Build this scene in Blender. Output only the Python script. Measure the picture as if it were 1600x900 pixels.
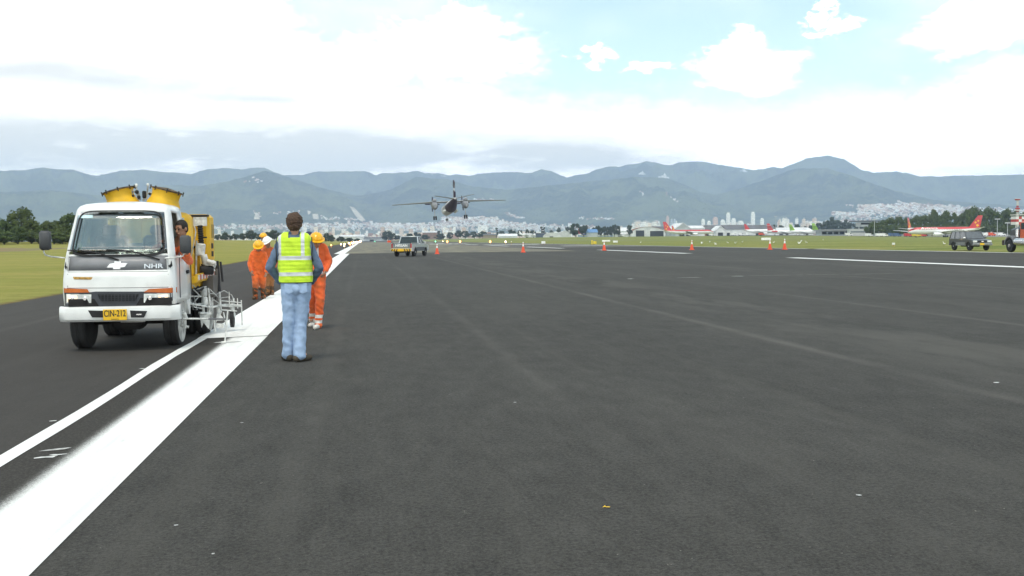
import bpy, bmesh, math, random
import numpy as np
from mathutils import Vector, Matrix, noise as mnoise
rad = math.radians
SC = bpy.context.scene
for o in list(bpy.data.objects): bpy.data.objects.remove(o)
COL = SC.collection

# ------------------------------------------------------------------ camera, sky, sun, exposure
CAM_H = 1.45; FPX = 1500.0
YAW, PITCH, ROLL = rad(8.79), rad(2.93), -0.009
_F = Vector((math.sin(YAW)*math.cos(PITCH), math.cos(YAW)*math.cos(PITCH), -math.sin(PITCH)))
_R0 = Vector((math.cos(YAW), -math.sin(YAW), 0)); _U0 = _R0.cross(_F)
_R = _R0*math.cos(ROLL) + _U0*math.sin(ROLL); _U = -_R0*math.sin(ROLL) + _U0*math.cos(ROLL)
cam = bpy.data.cameras.new('camera'); camo = bpy.data.objects.new('camera', cam); COL.objects.link(camo)
cam.sensor_width = 36; cam.lens = 36*FPX/1600; cam.clip_start = .1; cam.clip_end = 40000
M = Matrix((_R, _U, -_F)).transposed().to_4x4(); M.translation = Vector((0, 0, CAM_H)); camo.matrix_world = M
SC.camera = camo

SUN_EL, SUN_AZ = 68, 198          # azimuth the light comes from, degrees clockwise from the runway direction
SC.view_settings.view_transform = 'Standard'; SC.view_settings.look = 'None'
SC.view_settings.exposure = 0.42; SC.view_settings.gamma = 1
SKY_STRENGTH = .1
CLOUD = 16.0
HAZE_D, HAZE_C = 1.15e-4, (.58, .735, 1.0)
SC.cycles.max_bounces = 6; SC.cycles.transparent_max_bounces = 12; SC.cycles.volume_bounces = 1
sun = bpy.data.lights.new('sun', 'SUN'); sun.energy = 1.8; sun.angle = rad(18); sun.color = (1, .92, .80)
suno = bpy.data.objects.new('sun', sun); COL.objects.link(suno)
_sd = Vector((math.sin(rad(SUN_AZ))*math.cos(rad(SUN_EL)), math.cos(rad(SUN_AZ))*math.cos(rad(SUN_EL)), math.sin(rad(SUN_EL))))
suno.rotation_euler = _sd.to_track_quat('Z', 'Y').to_euler()

class N:
    """small helper for writing node graphs"""
    def __init__(s, tree): s.t = tree; s.n = tree.nodes; s.l = tree.links
    def new(s, typ, **kw):
        n = s.n.new(typ)
        for k, v in kw.items(): setattr(n, k, v)
        return n
    def put(s, sock, v):
        if isinstance(v, (int, float)): sock.default_value = v
        elif isinstance(v, tuple): sock.default_value = v if len(sock.default_value) == len(v) else (*v, 1)
        else: s.l.new(v, sock)
    def math(s, op, a, b=0.0, c=None, clamp=False):
        n = s.new('ShaderNodeMath', operation=op, use_clamp=clamp); s.put(n.inputs[0], a); s.put(n.inputs[1], b)
        if c is not None: s.put(n.inputs[2], c)
        return n.outputs[0]
    def mix(s, f, a, b):
        n = s.new('ShaderNodeMix', data_type='RGBA'); s.put(n.inputs[0], f); s.put(n.inputs[6], a); s.put(n.inputs[7], b)
        return n.outputs[2]
    def noise(s, vec, scale, detail=3, rough=.55):
        n = s.new('ShaderNodeTexNoise'); s.l.new(vec, n.inputs['Vector']); n.inputs['Scale'].default_value = scale
        n.inputs['Detail'].default_value = detail; n.inputs['Roughness'].default_value = rough
        return n.outputs['Fac']
    def smooth(s, v, lo, hi):
        n = s.new('ShaderNodeMapRange', interpolation_type='SMOOTHSTEP'); s.put(n.inputs[0], v)
        n.inputs[1].default_value = lo; n.inputs[2].default_value = hi
        if lo > hi:
            n.inputs[1].default_value = hi; n.inputs[2].default_value = lo; n.inputs[3].default_value = 1; n.inputs[4].default_value = 0
        return n.outputs[0]
    def band(s, v, lo, hi, e=.002):
        return s.math('MULTIPLY', s.smooth(v, lo-e, lo+e), s.smooth(v, hi+e, hi-e))
    def obj(s): return s.new('ShaderNodeTexCoord').outputs['Object']
    def pos(s): return s.new('ShaderNodeNewGeometry').outputs['Position']
    def sep(s, v):
        n = s.new('ShaderNodeSeparateXYZ'); s.l.new(v, n.inputs[0]); return n.outputs
    def scale(s, v, sc):
        n = s.new('ShaderNodeMapping'); s.l.new(v, n.inputs[0]); n.inputs['Scale'].default_value = sc; return n.outputs[0]

def az_el(px, py):
    d = _R*((px-800)/FPX) + _U*((450-py)/FPX) + _F
    return math.atan2(d.x, d.y), math.atan2(d.z, math.hypot(d.x, d.y))

def make_world():
    w = bpy.data.worlds.new('World'); SC.world = w; w.use_nodes = True
    g = N(w.node_tree); bg = w.node_tree.nodes['Background']
    sky = g.new('ShaderNodeTexSky', sky_type='NISHITA'); sky.sun_disc = False
    sky.sun_elevation = rad(SUN_EL); sky.sun_rotation = rad(SUN_AZ); sky.altitude = 2500; sky.air_density = 1.0; sky.dust_density = 1.0
    dirn = g.new('ShaderNodeTexCoord').outputs['Generated']
    x, y, z = g.sep(dirn)
    u = g.math('ARCTAN2', x, y); v = g.math('ARCSINE', z)
    sv = g.scale(dirn, (1, 1, 2.2))
    n1 = g.noise(sv, 9, 6, .6); n2 = g.noise(sv, 3.1, 4, .55)
    ua = g.math('ADD', g.math('SUBTRACT', g.noise(sv, 16, 5, .6), .5), g.math('MULTIPLY', g.math('SUBTRACT', g.noise(sv, 55, 4, .6), .5), .35)); va = g.math('SUBTRACT', g.noise(g.scale(dirn, (1.3, .8, 2.0)), 19, 5, .6), .5)
    u = g.math('ADD', u, g.math('MULTIPLY', ua, .14)); v0 = v; v = g.math('ADD', v, g.math('MULTIPLY', va, .075))
    wob = g.math('ADD', g.math('MULTIPLY', g.math('SUBTRACT', n1, .5), 3.4), g.math('MULTIPLY', g.math('SUBTRACT', g.noise(sv, 34, 5, .65), .5), 1.1))
    m = None
    blobs = [(-120, 60, 520, 170), (300, 55, 230, 110), (690, 85, 150, 52), (470, 110, 200, 66), (720, 45, 90, 40), (920, 92, 38, 14), (1165, 112, 88, 40), (1015, 103, 48, 13), (1150, 76, 42, 22),
             (1310, 40, 40, 14), (1293, 18, 26, 9), (1550, 35, 150, 38), (1510, 180, 140, 60), (1640, 160, 120, 80), (200, 190, 900, 90), (2300, 60, 500, 190), (-1200, 100, 700, 260)]
    for (px, py, a, b) in blobs:
        az, el = az_el(px, py)
        du = g.math('MULTIPLY', g.math('SUBTRACT', u, az), FPX/a); dv = g.math('MULTIPLY', g.math('SUBTRACT', v, el), FPX/b)
        d = g.math('SQRT', g.math('ADD', g.math('MULTIPLY', du, du), g.math('MULTIPLY', dv, dv)))
        k = g.math('SUBTRACT', 1.0, d)
        m = k if m is None else g.math('MAXIMUM', m, k)
    v = v0
    low = g.math('MULTIPLY', g.math('SUBTRACT', .142, v), 14.0)           # the deck of cloud low over the range
    m = g.math('MAXIMUM', m, low)
    high = g.math('MULTIPLY', g.math('SUBTRACT', n2, .5), 3.0)            # broken cloud overhead
    high = g.math('SUBTRACT', high, g.smooth(v, .42, .27))
    m = g.math('MAXIMUM', m, high)
    cov = g.smooth(g.math('ADD', m, g.math('MULTIPLY', wob, .24)), -.12, .46)
    # thin veil everywhere
    cov = g.math('MAXIMUM', cov, g.math('MULTIPLY', g.smooth(n2, .40, .8), .5))
    # grey undersides: low band at the left and a thin streak higher up
    gb = None
    for (px, py, a, b, s) in [(-100, 226, 660, 46, 1.2), (500, 242, 520, 38, 1.3), (300, 205, 300, 22, .6), (210, 124, 190, 26, .95), (70, 105, 130, 22, .7), (420, 156, 110, 8, .8), (380, 104, 90, 7, .4), (620, 132, 160, 10, .35), (900, 250, 200, 24, .55), (1560, 268, 140, 14, .5)]:
        az, el = az_el(px, py)
        du = g.math('MULTIPLY', g.math('SUBTRACT', u, az), FPX/a); dv = g.math('MULTIPLY', g.math('SUBTRACT', v, el), FPX/b)
        k = g.math('MULTIPLY', g.math('EXPONENT', g.math('MULTIPLY', g.math('ADD', g.math('MULTIPLY', du, du), g.math('MULTIPLY', dv, dv)), -1.2)), s)
        gb = k if gb is None else g.math('ADD', gb, k)
    nn = g.noise(g.scale(dirn, (1, 1, 4.5)), 7, 5, .6)
    gb = g.math('MULTIPLY', gb, g.smooth(nn, .12, .66), clamp=True)
    ccol = g.mix(gb, (CLOUD, CLOUD*.965, CLOUD*.90), (CLOUD*.56, CLOUD*.55, CLOUD*.51))
    skyc = g.new('ShaderNodeVectorMath', operation='MULTIPLY'); g.l.new(sky.outputs[0], skyc.inputs[0]); skyc.inputs[1].default_value = SKY_TINT
    lift = g.new('ShaderNodeVectorMath', operation='SCALE'); g.l.new(ccol, lift.inputs[0]); g.l.new(g.math('ADD', 1.0, g.math('MULTIPLY', g.math('MULTIPLY', g.smooth(v, .135, .04), g.math('SUBTRACT', 1.0, gb)), .9)), lift.inputs['Scale'])
    col = g.mix(cov, skyc.outputs[0], lift.outputs[0])
    g.l.new(col, bg.inputs[0]); bg.inputs[1].default_value = SKY_STRENGTH
SKY_TINT = (3.1, 2.75, 1.75)
make_world()

# ------------------------------------------------------------------ helpers
def unproj(px, py): return _R*((px-800)/FPX) + _U*((450-py)/FPX) + _F
def P(px, py, Y):
    d = unproj(px, py); return Vector((0, 0, CAM_H)) + d*(Y/d.y)
def G(px, py, z0=0.0):
    d = unproj(px, py); return Vector((0, 0, CAM_H)) + d*((z0-CAM_H)/d.z)
def A(px, D):
    """ground point in the direction of column px, D metres away along the view axis"""
    d = unproj(px, 372); k = D; p = Vector((d.x*k, d.y*k, 0)); p.z = gz(p.x, p.y); return p
def sst(a, b, x):
    t = min(1, max(0, (x-a)/(b-a))); return t*t*(3-2*t)
def gz(x, y):
    """height of the airfield: flat round the runway, rising a little beyond it"""
    r = sst(75, 170, x)*sst(470, 840, y)*2.6
    l = sst(25, 60, -x)*sst(110, 330, y)*2.0
    return r + l

MATS = {}
def mat(name, col, rough=.6, metal=0.0, var=.12, vs=5.0, bump=0.0, bs=60, spec=.4, dirt=0.0, coat=0.0):
    if name in MATS: return MATS[name]
    m = bpy.data.materials.new(name); m.use_nodes = True; g = N(m.node_tree); b = m.node_tree.nodes['Principled BSDF']
    o = g.obj(); n = g.noise(o, vs, 4)
    dark = tuple(c*(1-var*1.6) for c in col); lite = tuple(min(1, c*(1+var)) for c in col)
    c = g.mix(g.smooth(n, .3, .7), dark, lite)
    if dirt:
        d = g.smooth(g.noise(o, vs*.7+1.3, 6, .7), .52, .78)
        c = g.mix(g.math('MULTIPLY', d, dirt), c, (.09, .075, .055))
    g.l.new(c, b.inputs['Base Color']); b.inputs['Roughness'].default_value = rough; b.inputs['Metallic'].default_value = metal
    b.inputs['Specular IOR Level'].default_value = spec; b.inputs['Coat Weight'].default_value = coat
    if bump:
        bn = g.new('ShaderNodeBump'); bn.inputs['Strength'].default_value = bump; bn.inputs['Distance'].default_value = .01
        g.l.new(g.noise(o, bs, 4), bn.inputs['Height']); g.l.new(bn.outputs[0], b.inputs['Normal'])
    MATS[name] = m; return m
def emis(name, col, s):
    if name in MATS: return MATS[name]
    m = bpy.data.materials.new(name); m.use_nodes = True; b = m.node_tree.nodes['Principled BSDF']
    b.inputs['Base Color'].default_value = (*col, 1); b.inputs['Emission Color'].default_value = (*col, 1); b.inputs['Emission Strength'].default_value = s
    MATS[name] = m; return m
def glass(name, tint=(.80, .88, .87), refl=.10, rough=.03):
    if name in MATS: return MATS[name]
    m = bpy.data.materials.new(name); m.use_nodes = True; g = N(m.node_tree); out = m.node_tree.nodes['Material Output']
    m.node_tree.nodes.remove(m.node_tree.nodes['Principled BSDF'])
    t = g.new('ShaderNodeBsdfTransparent'); t.inputs[0].default_value = (*tint, 1)
    gl = g.new('ShaderNodeBsdfGlossy'); gl.inputs['Roughness'].default_value = rough
    f = g.new('ShaderNodeFresnel'); f.inputs[0].default_value = 1.5
    mx = g.new('ShaderNodeMixShader'); g.l.new(g.math('ADD', f.outputs[0], refl, clamp=True), mx.inputs[0])
    g.l.new(t.outputs[0], mx.inputs[1]); g.l.new(gl.outputs[0], mx.inputs[2]); g.l.new(mx.outputs[0], out.inputs[0])
    MATS[name] = m; return m

class MB:
    """collects shapes into one mesh"""
    def __init__(s): s.v = []; s.f = []; s.mi = []; s.cur = 0
    def add(s, vs, fs):
        n = len(s.v); s.v += [tuple(p) for p in vs]; s.f += [tuple(i+n for i in f) for f in fs]; s.mi += [s.cur]*len(fs); return s
    def box(s, c, d, rot=None, bev=0.0):
        x, y, z = (k/2 for k in d); c = Vector(c)
        if bev > 0:
            b = min(bev, x*.9, y*.9, z*.9); vs = []; idx = {}
            for sx in (-1, 1):
                for sy in (-1, 1):
                    for sz in (-1, 1):
                        for ax in range(3):
                            p = [sx*(x-b), sy*(y-b), sz*(z-b)]; p[ax] = (sx*x, sy*y, sz*z)[ax]
                            idx[(sx, sy, sz, ax)] = len(vs); vs.append(Vector(p))
            fs = []
            I = lambda a, b_, c_, ax: idx[(a, b_, c_, ax)]
            for k in (-1, 1):
                fs.append([I(k, -1, -1, 0), I(k, 1, -1, 0), I(k, 1, 1, 0), I(k, -1, 1, 0)][::k])
                fs.append([I(-1, k, -1, 1), I(-1, k, 1, 1), I(1, k, 1, 1), I(1, k, -1, 1)][::k])
                fs.append([I(-1, -1, k, 2), I(1, -1, k, 2), I(1, 1, k, 2), I(-1, 1, k, 2)][::k])
            for a in (-1, 1):
                for b_ in (-1, 1):
                    fs.append([I(a, b_, -1, 0), I(a, b_, -1, 1), I(a, b_, 1, 1), I(a, b_, 1, 0)])
                    fs.append([I(a, -1, b_, 0), I(a, -1, b_, 2), I(a, 1, b_, 2), I(a, 1, b_, 0)])
                    fs.append([I(-1, a, b_, 1), I(-1, a, b_, 2), I(1, a, b_, 2), I(1, a, b_, 1)])
                    for c_ in (-1, 1): fs.append([I(a, b_, c_, 0), I(a, b_, c_, 1), I(a, b_, c_, 2)])
        else:
            vs = [Vector((a, b, e)) for a in (-x, x) for b in (-y, y) for e in (-z, z)]
            fs = [(0, 1, 3, 2), (4, 6, 7, 5), (0, 4, 5, 1), (2, 3, 7, 6), (0, 2, 6, 4), (1, 5, 7, 3)]
        if rot is not None: vs = [rot @ p for p in vs]
        return s.add([p+c for p in vs], fs)
    def tube(s, pts, r, n=8, r1=None, cap=True):
        pts = [Vector(p) for p in pts]; vs = []; fs = []; m = len(pts)
        t0 = (pts[1]-pts[0]).normalized(); up = Vector((0, 0, 1)) if abs(t0.z) < .9 else Vector((1, 0, 0)); a = t0.cross(up).normalized()
        for i, p in enumerate(pts):
            t = (pts[min(i+1, m-1)]-pts[max(i-1, 0)]).normalized(); a = (a - t*a.dot(t)).normalized(); b = t.cross(a)
            rr = r if r1 is None else r+(r1-r)*i/(m-1)
            if isinstance(r, (list, tuple)): rr = r[i]
            for k in range(n):
                q = 2*math.pi*k/n; vs.append(p + a*math.cos(q)*rr + b*math.sin(q)*rr)
        for i in range(m-1):
            for k in range(n):
                k2 = (k+1) % n; fs.append((i*n+k, i*n+k2, (i+1)*n+k2, (i+1)*n+k))
        if cap: fs.append(tuple(range(n))[::-1]); fs.append(tuple(range((m-1)*n, m*n)))
        return s.add(vs, fs)
    def lathe(s, prof, c, axis=(0, 0, 1), n=24):
        """prof: (radius, height along the axis)"""
        ax = Vector(axis).normalized(); q = ax.to_track_quat('Z', 'Y'); c = Vector(c); vs = []; fs = []
        for (r, h) in prof:
            for k in range(n):
                a = 2*math.pi*k/n; vs.append(c + q @ Vector((r*math.cos(a), r*math.sin(a), h)))
        for i in range(len(prof)-1):
            for k in range(n):
                k2 = (k+1) % n; fs.append((i*n+k, i*n+k2, (i+1)*n+k2, (i+1)*n+k))
        if prof[0][0] > 1e-4: fs.append(tuple(range(n))[::-1])
        if prof[-1][0] > 1e-4: fs.append(tuple(range((len(prof)-1)*n, len(prof)*n)))
        return s.add(vs, fs)
    def prism(s, poly, off):
        """closed polygon of 3-D points pushed along off"""
        off = Vector(off); a = [Vector(p) for p in poly]; n = len(a)
        fs = [tuple(range(n))[::-1], tuple(range(n, 2*n))] + [(i, (i+1) % n, (i+1) % n+n, i+n) for i in range(n)]
        return s.add(a+[p+off for p in a], fs)
    def rings(s, rs, cap=True, closed=True):
        n = len(rs[0]); vs = [p for r in rs for p in r]; fs = []
        for i in range(len(rs)-1):
            for k in range(n if closed else n-1):
                k2 = (k+1) % n; fs.append((i*n+k, i*n+k2, (i+1)*n+k2, (i+1)*n+k))
        if cap: fs.append(tuple(range(n))[::-1]); fs.append(tuple(range((len(rs)-1)*n, len(rs)*n)))
        return s.add(vs, fs)
    def ball(s, c, r, n=12):
        rx, ry, rz = r if isinstance(r, (tuple, list)) else (r, r, r); rs = []
        for i in range(1, n):
            a = math.pi*i/n
            rs.append([(c[0]+rx*math.sin(a)*math.cos(2*math.pi*k/(n*2)), c[1]+ry*math.sin(a)*math.sin(2*math.pi*k/(n*2)), c[2]-rz*math.cos(a)) for k in range(n*2)])
        return s.rings(rs)
    def build(s, name, m, parent=None, smooth=None, normals=True):
        me = bpy.data.meshes.new(name); me.from_pydata(s.v, [], s.f)
        ms = m if isinstance(m, (list, tuple)) else [m]
        for k in ms: me.materials.append(k)
        if len(ms) > 1: me.polygons.foreach_set('material_index', s.mi)
        if normals:
            bm = bmesh.new(); bm.from_mesh(me); bmesh.ops.recalc_face_normals(bm, faces=bm.faces); bm.to_mesh(me); bm.free()
        if smooth is not None:
            me.shade_smooth()
            if smooth < 180: me.set_sharp_from_angle(angle=rad(smooth))
        return link(name, me, parent)
def link(name, me, parent=None):
    o = bpy.data.objects.new(name, me); COL.objects.link(o)
    if parent is not None: o.parent = parent
    return o
def tag(o, label=None, cat=None, group=None, kind=None):
    for k, v in (('label', label), ('category', cat), ('group', group), ('kind', kind)):
        if v: o[k] = v
    return o
def thing(name, label, cat, loc=(0, 0, 0), rz=0, group=None):
    o = bpy.data.objects.new(name, None); COL.objects.link(o); o.location = loc; o.rotation_euler = (0, 0, rz)
    o.empty_display_size = .2
    return tag(o, label, cat, group)
KIDS = {}
def dup(root, loc, rz=0, label=None, group=None, sc=None):
    def cp(o, par):
        c = o.copy(); COL.objects.link(c); c.parent = par
        for ch in o.children: cp(ch, c)
        return c
    r = cp(root, None); r.location = loc; r.rotation_euler = (0, 0, rz)
    if sc is not None: r.scale = sc if isinstance(sc, tuple) else (sc, sc, sc)
    if label: r['label'] = label
    if group: r['group'] = group
    return r
def text(body, size, name, m, parent, loc, rot, extr=.002, align='CENTER', sx=1.0, bold=0.0):
    cu = bpy.data.curves.new(name, 'FONT'); cu.body = body; cu.size = size; cu.extrude = extr; cu.align_x = align; cu.align_y = 'CENTER'; cu.offset = bold
    o = bpy.data.objects.new(name, cu); COL.objects.link(o); bpy.context.view_layer.update()
    me = bpy.data.meshes.new_from_object(o); bpy.data.objects.remove(o); bpy.data.curves.remove(cu)
    me.materials.clear(); me.materials.append(m)
    o = link(name, me, parent); o.location = loc; o.rotation_euler = rot; o.scale = (sx, 1, 1); return o

# ---- smooth bodies from tapered limbs (one continuous surface per mesh)
def cap_mesh(mb, p0, p1, r0, r1, n=14):
    p0, p1 = Vector(p0), Vector(p1); d = p1-p0; L = d.length or 1e-5; t = d/L
    pts, rr = [], []
    for k in range(5):
        a = math.pi/2*(1-k/4.0); pts.append(p0 - t*r0*math.sin(a)); rr.append(max(r0*math.cos(a), r0*.05))
    for k in range(1, 5):
        a = math.pi/2*(k/4.0); pts.append(p1 + t*r1*math.sin(a)); rr.append(max(r1*math.cos(a), r1*.05))
    pts.insert(5, p1); rr.insert(5, r1)
    mb.tube(pts, rr, n)
def blob(name, parts, voxel, m, parent, smooth=6, fold=None):
    mb = MB()
    for p in parts:
        if p[0] == 'c': cap_mesh(mb, *p[1:])
        elif p[0] == 'e':
            c, r = Vector(p[1]), p[2]; R = p[3] if len(p) > 3 else Matrix.Identity(3); k = MB(); k.ball((0, 0, 0), r, 12)
            mb.add([R @ Vector(v)+c for v in k.v], k.f)
        elif p[0] == 'l':
            rs = []
            for (c, rx, ry) in p[1]:
                rs.append([(c[0]+rx*math.copysign(abs(math.cos(2*math.pi*k/20))**.85, math.cos(2*math.pi*k/20)), c[1]+ry*math.copysign(abs(math.sin(2*math.pi*k/20))**.85, math.sin(2*math.pi*k/20)), c[2]) for k in range(20)])
            mb.rings(rs)
    o = mb.build(name, m, None)
    r = o.modifiers.new('r', 'REMESH'); r.mode = 'VOXEL'; r.voxel_size = voxel; r.use_smooth_shade = True
    if smooth:
        s = o.modifiers.new('s', 'SMOOTH'); s.iterations = smooth; s.factor = .5
    dg = bpy.context.evaluated_depsgraph_get(); me = bpy.data.meshes.new_from_object(o.evaluated_get(dg)); bpy.data.objects.remove(o)
    me.name = name
    if not len(me.materials): me.materials.append(m)
    if fold:
        amp, scl = fold; co = np.empty(len(me.vertices)*3); me.vertices.foreach_get('co', co); nn = np.empty_like(co); me.vertices.foreach_get('normal', nn)
        co = co.reshape(-1, 3); nn = nn.reshape(-1, 3)
        for i in range(len(co)):
            q = Vector(co[i]); w = mnoise.noise(Vector((q.x*scl, q.y*scl, q.z*scl*1.7+q.x*scl*.8))) + .5*mnoise.noise(q*scl*2.3)
            co[i] += nn[i]*(amp*(w if w > 0 else w*.6))
        me.vertices.foreach_set('co', co.ravel()); me.update()
    me.shade_smooth()
    return link(name, me, parent)
# ------------------------------------------------------------------ ground, runway, markings
XL, XR = -8.45, 51.5            # pavement edges
def ground_mat():
    m = bpy.data.materials.new('airfield_grass'); m.use_nodes = True; g = N(m.node_tree); b = m.node_tree.nodes['Principled BSDF']
    p = g.pos(); x, y, z = g.sep(p)
    n1 = g.noise(p, .035, 4); n2 = g.noise(p, .9, 5, .7); n3 = g.noise(g.scale(p, (.3, 1, 1)), .14, 5, .65); n4 = g.noise(p, 14, 4, .7)
    c = g.mix(g.smooth(n1, .32, .66), (.10, .15, .024), (.18, .205, .045))
    c = g.mix(g.math('MULTIPLY', g.smooth(n3, .44, .60), .65), c, (.30, .26, .09))
    c = g.mix(g.math('MULTIPLY', g.smooth(n2, .46, .62), .6), c, (.085, .11, .022))
    c = g.mix(g.math('MULTIPLY', g.smooth(n4, .48, .66), .6), c, (.25, .24, .10))
    c = g.mix(g.math('MULTIPLY', g.smooth(x, 0, -12), .45), c, (.29, .25, .055))
    # bare earth along the pavement edge
    e = g.math('ADD', x, g.math('MULTIPLY', g.math('SUBTRACT', g.noise(p, 1.1, 4, .7), .5), 1.1))
    ed = g.math('MULTIPLY', g.smooth(e, XL-.75, XL-.25), g.smooth(x, 20, 0))
    c = g.mix(g.math('MULTIPLY', ed, .8), c, (.10, .055, .035))
    g.l.new(c, b.inputs['Base Color']); b.inputs['Roughness'].default_value = .95; b.inputs['Specular IOR Level'].default_value = .1
    bn = g.new('ShaderNodeBump'); bn.inputs['Strength'].default_value = .6; bn.inputs['Distance'].default_value = .06
    g.l.new(g.noise(p, 9, 5, .7), bn.inputs['Height']); g.l.new(bn.outputs[0], b.inputs['Normal'])
    return m
def make_ground():
    xs = [-7600, -6000, -4000, -2500, -1200, -600, -300, -200, -150, -120, -100, -90, -80, -70, -60, -50, -45, -30, -15, XL-.01, 0, 20, XR+.01, 60, 75, 85, 95, 105, 115, 125, 135, 145, 155, 170, 200, 260, 350, 500, 800, 1300, 2500, 5000, 7500, 10300]
    ys = [-500, -60, 0, 30, 60, 80, 100, 130, 160, 190, 220, 240, 270, 300, 330, 360, 400, 440, 480, 520, 560, 620, 700, 900, 1300, 2000, 3000, 4500, 7000, 12150]
    vs = []; 
    for y in ys:
        for x in xs:
            z = gz(x, y)-.012
            if XL-.02 < x < XR+.02 and y < 3300: z = -.05
            vs.append((x, y, z))
    n = len(xs); fs = [(j*n+i, j*n+i+1, (j+1)*n+i+1, (j+1)*n+i) for j in range(len(ys)-1) for i in range(n-1)]
    mb = MB(); mb.add(vs, fs); o = mb.build('ground', ground_mat(), normals=False, smooth=180); tag(o, kind='structure')
make_ground()

def asphalt_mat(name, base, var=.012, joints=False, warm=0.0, cracks=.0, lighter=None):
    m = bpy.data.materials.new(name); m.use_nodes = True; g = N(m.node_tree); b = m.node_tree.nodes['Principled BSDF']
    p = g.pos(); x, y, z = g.sep(p)
    big = g.noise(g.scale(p, (1, .35, 1)), .33, 4, .6); mid = g.noise(g.scale(p, (1, .6, 1)), 2.6, 5, .65); fine = g.noise(p, 55, 3, .8); grit = g.noise(p, 170, 2, .8)
    r, gg, bb = base
    def dev(n_, k): return g.math('MULTIPLY', g.math('SUBTRACT', n_, .5), k)
    sp = g.noise(p, 26, 3, .85); f = g.math('ADD', 1.0, dev(big, .75))
    for n_, k in ((mid, .75), (sp, 1.7), (fine, 2.6), (grit, 1.8), (g.noise(g.scale(p, (1, .3, 1)), 7, 4, .7), .8)): f = g.math('ADD', f, dev(n_, k))
    f = g.math('MAXIMUM', f, .25); vm = g.new('ShaderNodeVectorMath', operation='SCALE'); vm.inputs[0].default_value = (r, gg, bb); g.l.new(f, vm.inputs['Scale']); c = vm.outputs[0]
    c = g.mix(g.smooth(g.noise(p, 17, 3, .85), .69, .74), c, (r*4.5, gg*4.5, bb*4.3)); c = g.mix(g.math('MULTIPLY', g.smooth(g.noise(p, 13, 3, .85), .33, .27), .6), c, (r*.3, gg*.3, bb*.3))
    # roller streaks running with the runway
    st = g.noise(g.scale(p, (1, .02, 1)), 2.2, 4, .6)
    c = g.mix(g.math('MULTIPLY', g.smooth(st, .52, .72), .38), c, (r*1.45, gg*1.43, bb*1.38))
    if joints:
        wx = g.math('ADD', x, g.math('MULTIPLY', g.math('SUBTRACT', g.noise(g.scale(p, (1, .5, 1)), 1.2, 3), .5), .10))
        brk = g.math('ADD', .35, g.math('MULTIPLY', g.smooth(g.noise(g.scale(p, (1, .3, 1)), .8, 3), .38, .6), .65))
        for (jx, w, s) in [(5.66, .05, .38), (-.45, .02, .14), (1.75, .03, .2), (10.4, .05, .28), (17.2, .06, .3), (24.0, .05, .3), (33.0, .05, .25), (40.5, .05, .3), (-6.0, .06, .45), (-4.2, .03, .2)]:
            k = g.math('MULTIPLY', g.math('MULTIPLY', g.band(wx, jx-w, jx+w, .14), s), brk)
            c = g.mix(k, c, (.20, .19, .17))
        # dusty, drier band beside the joint
        for (a, e, w, s) in [(6.4, 8.6, .9, .65), (11.5, 13.0, 1.5, .35), (15.5, 17.5, 2.0, .4), (22, 27, 2.5, .45), (35, 38, 2, .4), (-9.0, -6.3, .5, .5), (2.4, 3.2, .8, .25)]:
            dn = g.smooth(g.noise(g.scale(p, (1, .25, 1)), .9, 5, .65), .42, .60)
            c = g.mix(g.math('MULTIPLY', g.math('MULTIPLY', g.band(x, a, e, w), s), dn), c, (r*1.7, gg*1.68, bb*1.66))
        # the lane left of the fresh stripe is laid with browner mix
        c = g.mix(g.math('MULTIPLY', g.smooth(x, -2.0, -2.6), .6), c, (r*.88, gg*.80, bb*.80))
        # cross scrapes
        for (x0, x1, y0, w, s) in [(12.8, 20.5, 34.0, .06, .8), (11, 19, 60, .12, .5), (-4, 4, 37, .05, .25)]:
            wy = g.math('ADD', y, g.math('MULTIPLY', g.math('SUBTRACT', g.noise(p, .35, 3), .5), 1.2))
            k = g.math('MULTIPLY', g.math('MULTIPLY', g.band(x, x0, x1, .8), g.band(wy, y0-w, y0+w, .15)), s)
            c = g.mix(g.math('MULTIPLY', k, g.smooth(g.noise(p, 3, 3), .35, .6)), c, (.30, .29, .26))
    if lighter:
        c = g.mix(g.smooth(g.noise(g.scale(p, (1, .12, 1)), .5, 4, .6), .35, .7), c, lighter)
    g.l.new(c, b.inputs['Base Color']); b.inputs['Roughness'].default_value = .92; b.inputs['Specular IOR Level'].default_value = .25
    bn = g.new('ShaderNodeBump'); bn.inputs['Strength'].default_value = .55; bn.inputs['Distance'].default_value = .006
    g.l.new(g.noise(p, 75, 4, .8), bn.inputs['Height']); g.l.new(bn.outputs[0], b.inputs['Normal'])
    return m
def sheet(name, pts, z, m, kind='structure', n=1):
    mb = MB(); mb.add([(p[0], p[1], z) for p in pts], [tuple(range(len(pts)))]); o = mb.build(name, m, normals=False)
    if o.data.polygons[0].normal.z < 0: o.data.flip_normals()
    return tag(o, kind=kind)
ASPH = (.047, .0455, .041)
sheet('runway', [(XL, -60), (XR, -60), (XR, 3300), (XL, 3300)], 0.0, asphalt_mat('new_asphalt', ASPH, joints=True))
sheet('old_runway_surface', [(-1.9, 107), (24, 107), (24, 700), (-1.9, 700)], .004, asphalt_mat('old_asphalt', (.125, .12, .098), lighter=(.20, .185, .13)))
sheet('old_runway_surface', [(24.01, 150), (51.0, 150), (51.0, 1200), (24.01, 1200)], .004, asphalt_mat('worn_asphalt', (.085, .083, .075), lighter=(.11, .105, .09)))

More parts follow.
